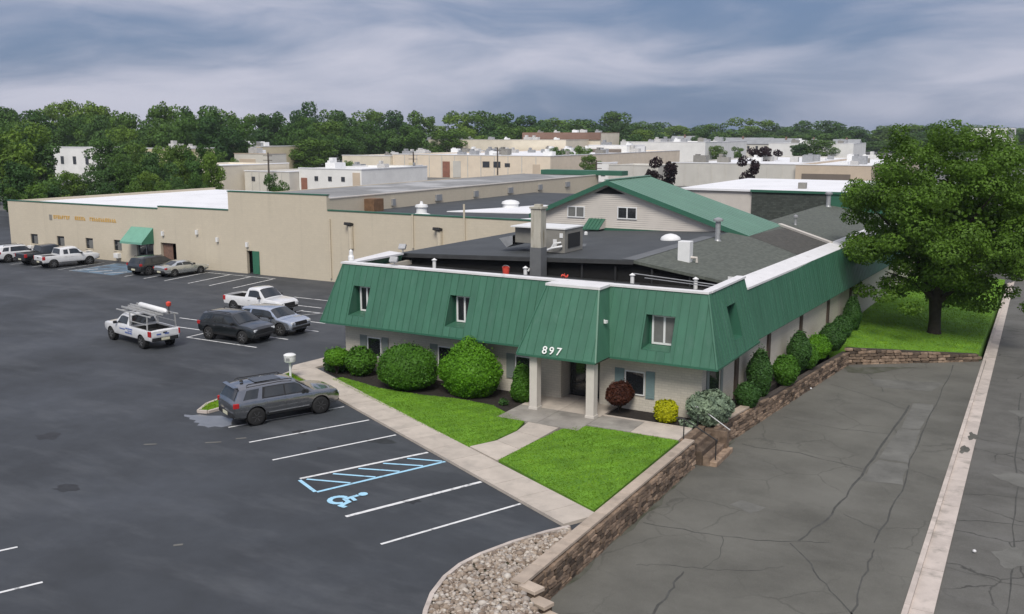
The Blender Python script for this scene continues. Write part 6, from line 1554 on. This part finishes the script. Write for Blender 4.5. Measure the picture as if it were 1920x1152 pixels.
COUPE = dict(W=.92, r=.335, wheels=(-1.33, 1.36), paint='car_silver', rim='rim', st=[(-2.28, .48, .80, .82, .84, .70), (-2.18, .36, .88, .95, .98, .78), (-1.55, .26, .91, .97, 1.03, .74), (-.75, .23, .92, .95, 1.33, .60), (-.15, .22, .92, .93, 1.37, .62), (.25, .22, .92, .92, 1.34, .61), (1.0, .22, .92, .90, .94, .80), (1.65, .25, .91, .84, .88, .78), (2.1, .32, .87, .76, .79, .72), (2.28, .42, .76, .66, .68, .60)],
             side_glass=[(-1.2, -.45, .25, 0), (-.38, .78, 0, -.42)], doors=[(-.45, .80)], screen=(.30, .95), rear_glass=(-1.50, -.82), mirror=.62, lamp_z=.62, tail_z=.80, tail_h=.16, sill='car_silver')
vehicle('silver_coupe', 'silver coupe parked nose to the tan wall', 'car', (-68.0, 59.6), 83, COUPE)
PICK = dict(W=.98, r=.40, wheels=(-1.72, 1.72), paint='car_white', rim='rim', bed=(-2.62, -.52, .78), st=[(-2.72, .62, .90, 1.10, 1.115, .84), (-2.66, .50, .96, 1.17, 1.185, .86), (-1.7, .46, .98, 1.17, 1.185, .86), (-.60, .44, .98, 1.17, 1.185, .86), (-.40, .44, .98, 1.17, 1.80, .70), (.30, .43, .98, 1.16, 1.87, .72), (.62, .43, .98, 1.15, 1.82, .71), (1.28, .43, .98, 1.14, 1.19, .86), (2.3, .45, .97, 1.10, 1.14, .84), (2.66, .52, .92, 1.02, 1.05, .78), (2.78, .62, .82, .86, .88, .68)],
            side_glass=[(-.26, 1.02, .02, -.36)], doors=[(-.34, 1.15)], screen=(.67, 1.24), rear_glass=(-.585, -.42), mirror=.92, lamp_z=.86, tail_z=.98, tail_h=.34, bumper='trim', sill='car_white')
vehicle('white_pickup', 'white single cab pickup parked beyond the pale blue crossover', 'pickup truck', (-48.55, 49.4), -1, PICK)
EXT = spec(PICK, bed=(-2.62, -1.02, .78)); EXT['st'] = [(-2.72, .62, .90, 1.10, 1.115, .84), (-2.66, .50, .96, 1.17, 1.185, .86), (-1.7, .46, .98, 1.17, 1.185, .86), (-1.05, .44, .98, 1.17, 1.185, .86), (-.90, .44, .98, 1.17, 1.78, .70)] + EXT['st'][5:]
EXT['side_glass'] = [(-.72, -.28, .04, 0), (-.12, 1.02, 0, -.36)]; EXT['doors'] = [(-.75, -.2), (-.15, 1.15)]; EXT['rear_glass'] = (-1.035, -.92); EXT['bumper_r'] = 'trim'
vehicle('white_extended_pickup', 'white extended cab pickup parked at the tan warehouse windows', 'pickup truck', (-82.2, 58.35), 79, EXT)
vehicle('dark_pickup', 'dark pickup with a grey bed cover half hidden behind the white extended one', 'pickup truck', (-85.6, 58.7), 82, spec(EXT, paint='car_black', bed=(-2.62, -1.02, 1.12)))
LONG = spec(PICK, wheels=(-1.98, 1.80), bed=(-2.95, -.52, .80)); LONG['st'] = [(-3.06, .62, .90, 1.10, 1.115, .84), (-3.0, .50, .96, 1.17, 1.185, .86)] + LONG['st'][2:]
LONG['sill'] = 'car_white'
work, wl = vehicle('work_pickup', 'white work pickup with a ladder rack driving through the lot', 'pickup truck', (-47.95, 38.55), 167.5, LONG)
q = MB()
for sd in (-1, 1):
    for x in (-2.7, -.60):
        q.bar((x, sd * .90, 1.15), (x, sd * .86, 1.98), .06, .06)
    q.bar((-3.1, sd * .86, 2.0), (1.1, sd * .84, 2.0), .06, .06)
for x in (-2.7, -.60, .6): q.bar((x, -.86, 2.0), (x, .86, 2.0), .05, .05)
q.bar((-2.7, -.9, 1.5), (-.6, -.9, 1.5), .04, .04); q.bar((-2.7, .9, 1.5), (-.6, .9, 1.5), .04, .04)
q.build('ladder_rack', M['alu'], work, world=False)
for k, (y0, z0, h0) in enumerate(((.99, .72, .08), (.99, .86, .05), (.99, .98, .07))):
    for j in range(3 if k != 1 else 2):
        x = -.95 + .30 * j - .04 * k; q = MB(); q.box(x, x + .24, y0 + .012, y0 + .018, z0, z0 + h0); q.build('door_lettering', M['blue_letter'], work, world=False)
q = MB(); q.box(-.10, .55, 1.0, 1.006, .90, .96); q.build('door_lettering', M['blue_letter'], work, world=False)
for y_ in (.40, -.10):
    q = MB(); q.box(-3.092, -3.082, y_ - .14, y_ + .14, .90, .98); q.build('door_lettering', M['blue_letter'], work, world=False)
def ladder(label, yc, z, x0, x1, w=.42):
    o = empty('ladder', (-47.95, 38.55, .004), R(167.5), label, 'ladder')
    for sd in (-1, 1):
        q = MB(); q.bar((x0, yc + sd * w / 2, z), (x1, yc + sd * w / 2, z + .04), .05, .09); q.build('rail', M['alu'], o, world=False)
    x = x0 + .2
    while x < x1:
        q = MB(); q.bar((x, yc - w / 2, z), (x, yc + w / 2, z), .04, .04); q.build('rung', M['alu'], o, world=False); x += .32
ladder('aluminium ladder lying along the near side of the truck rack', .40, 2.10, -3.3, .9); ladder('aluminium ladder lying along the far side of the truck rack', -.35, 2.10, -2.6, 1.3)
o = empty('pipe_tube', (-47.95, 38.55, .004), R(167.5), 'pale conduit carrier tube strapped on top of the truck rack', 'tube')
q = MB(); q.tube([(-3.5, .05, 2.27), (-3.3, .05, 2.30), (-.4, .05, 2.34), (-.2, .05, 2.34)], [.05, .16, .16, .05], 10); q.build('tube', M['white_trim'], o, world=False, smooth=50)
o = empty('red_beacon', (-47.95, 38.55, .004), R(167.5), 'red flag-like beacon standing on the rear of the truck rack', 'beacon')
q = MB(); q.tube([(-2.75, -.5, 2.02), (-2.75, -.5, 2.45)], .03, 6); q.build('stalk', M['trim'], o, world=False)
q = MB(); q.lathe([(.10, 2.45), (.15, 2.52), (.15, 2.68), (.04, 2.74)], (-2.75, -.5, 0), 10); q.build('lens', M['red'], o, world=False, smooth=40)
# cars far behind the tan warehouse roof: small, body and glass only
FARC = [(-169.1, 124.2, 20, 'car_grey', 'dark car in the rear car park, leftmost of the row'), (-166.2, 125.4, 20, 'car_white', 'white car in the rear car park behind the tan roof'), (-163.4, 126.9, 20, 'car_silver', 'silver car in the rear car park behind the tan roof'), (-160.4, 128.2, 20, 'car_black', 'black car in the rear car park behind the tan roof'), (-157.4, 129.6, 20, 'car_grey', 'dark car in the rear car park, rightmost of the row'), (-112.5, 238.0, 0, 'car_white', 'white car parked beyond the green parapet, left one'), (-109.0, 241.0, 0, 'car_silver', 'silver car parked beyond the green parapet, right one')]
lfc = Loft(SUV['st'])
fb = lfc.body().mesh('body', None, smooth=40); fg = MB()
for sd in (-1, 1): fg2 = lfc.side_patch(-2.0, .8, 5, .12, 5, .86, sd, .012, 4); fg.add(fg2.v, fg2.f)
fgm = fg.mesh('side_windows', M['car_glass']); fsm = lfc.top_patch(.47, 1.18, .93).mesh('windscreen', M['car_glass'])
for x, y_, hd, pm_, l in FARC:
    o = empty('parked_car', (x, y_, .1 if False else 0), R(hd), l, 'car', 'cars in the rear car park')
    m_ = fb.copy(); m_.materials.append(M[pm_]); link('body', m_, o); link('side_windows', fgm, o); link('windscreen', fsm, o)
# drum-headed post lamp on the island
lp = empty('post_lamp', (-33.55, 36.0, .09), 0, 'white drum-headed post lamp on the grass island behind the grey vehicle', 'lamp post')
q = MB(); q.tube([(0, 0, -.1), (0, 0, .92)], .06, 10); q.build('post', M['white_trim'], lp, world=False)
q = MB(); q.lathe([(.27, .90), (.29, .93), (.29, 1.18), (.27, 1.2), (.31, 1.205), (.31, 1.26), (.22, 1.31), (.01, 1.33)], (0, 0, 0), 20); q.build('drum_head', M['white_trim'], lp, world=False, smooth=35)
for a in (-70, -130):
    q = MB(); q.obox((.292 * math.cos(R(a)), .292 * math.sin(R(a)), 1.06), (.20, .012, .16), R(a + 90)); q.build('lens_panel', M['galv'], lp, world=False)
# ================================================================== air: slight haze over the distance
hz = MB(); hz.box(-1300, 900, -60, 1150, -2.9, 40)
m = bpy.data.materials.new('haze_air'); m.use_nodes = True
m.node_tree.nodes.clear()
vo = m.node_tree.nodes.new('ShaderNodeVolumePrincipled'); ou = m.node_tree.nodes.new('ShaderNodeOutputMaterial')
vo.inputs['Color'].default_value = (.80, .86, .95, 1); vo.inputs['Density'].default_value = .00014; vo.inputs['Anisotropy'].default_value = .2
m.node_tree.links.new(vo.outputs[0], ou.inputs['Volume'])
hzo = hz.build('haze', m)
tag(hzo, 'thin pale haze lying over the distance', 'haze', kind='stuff')
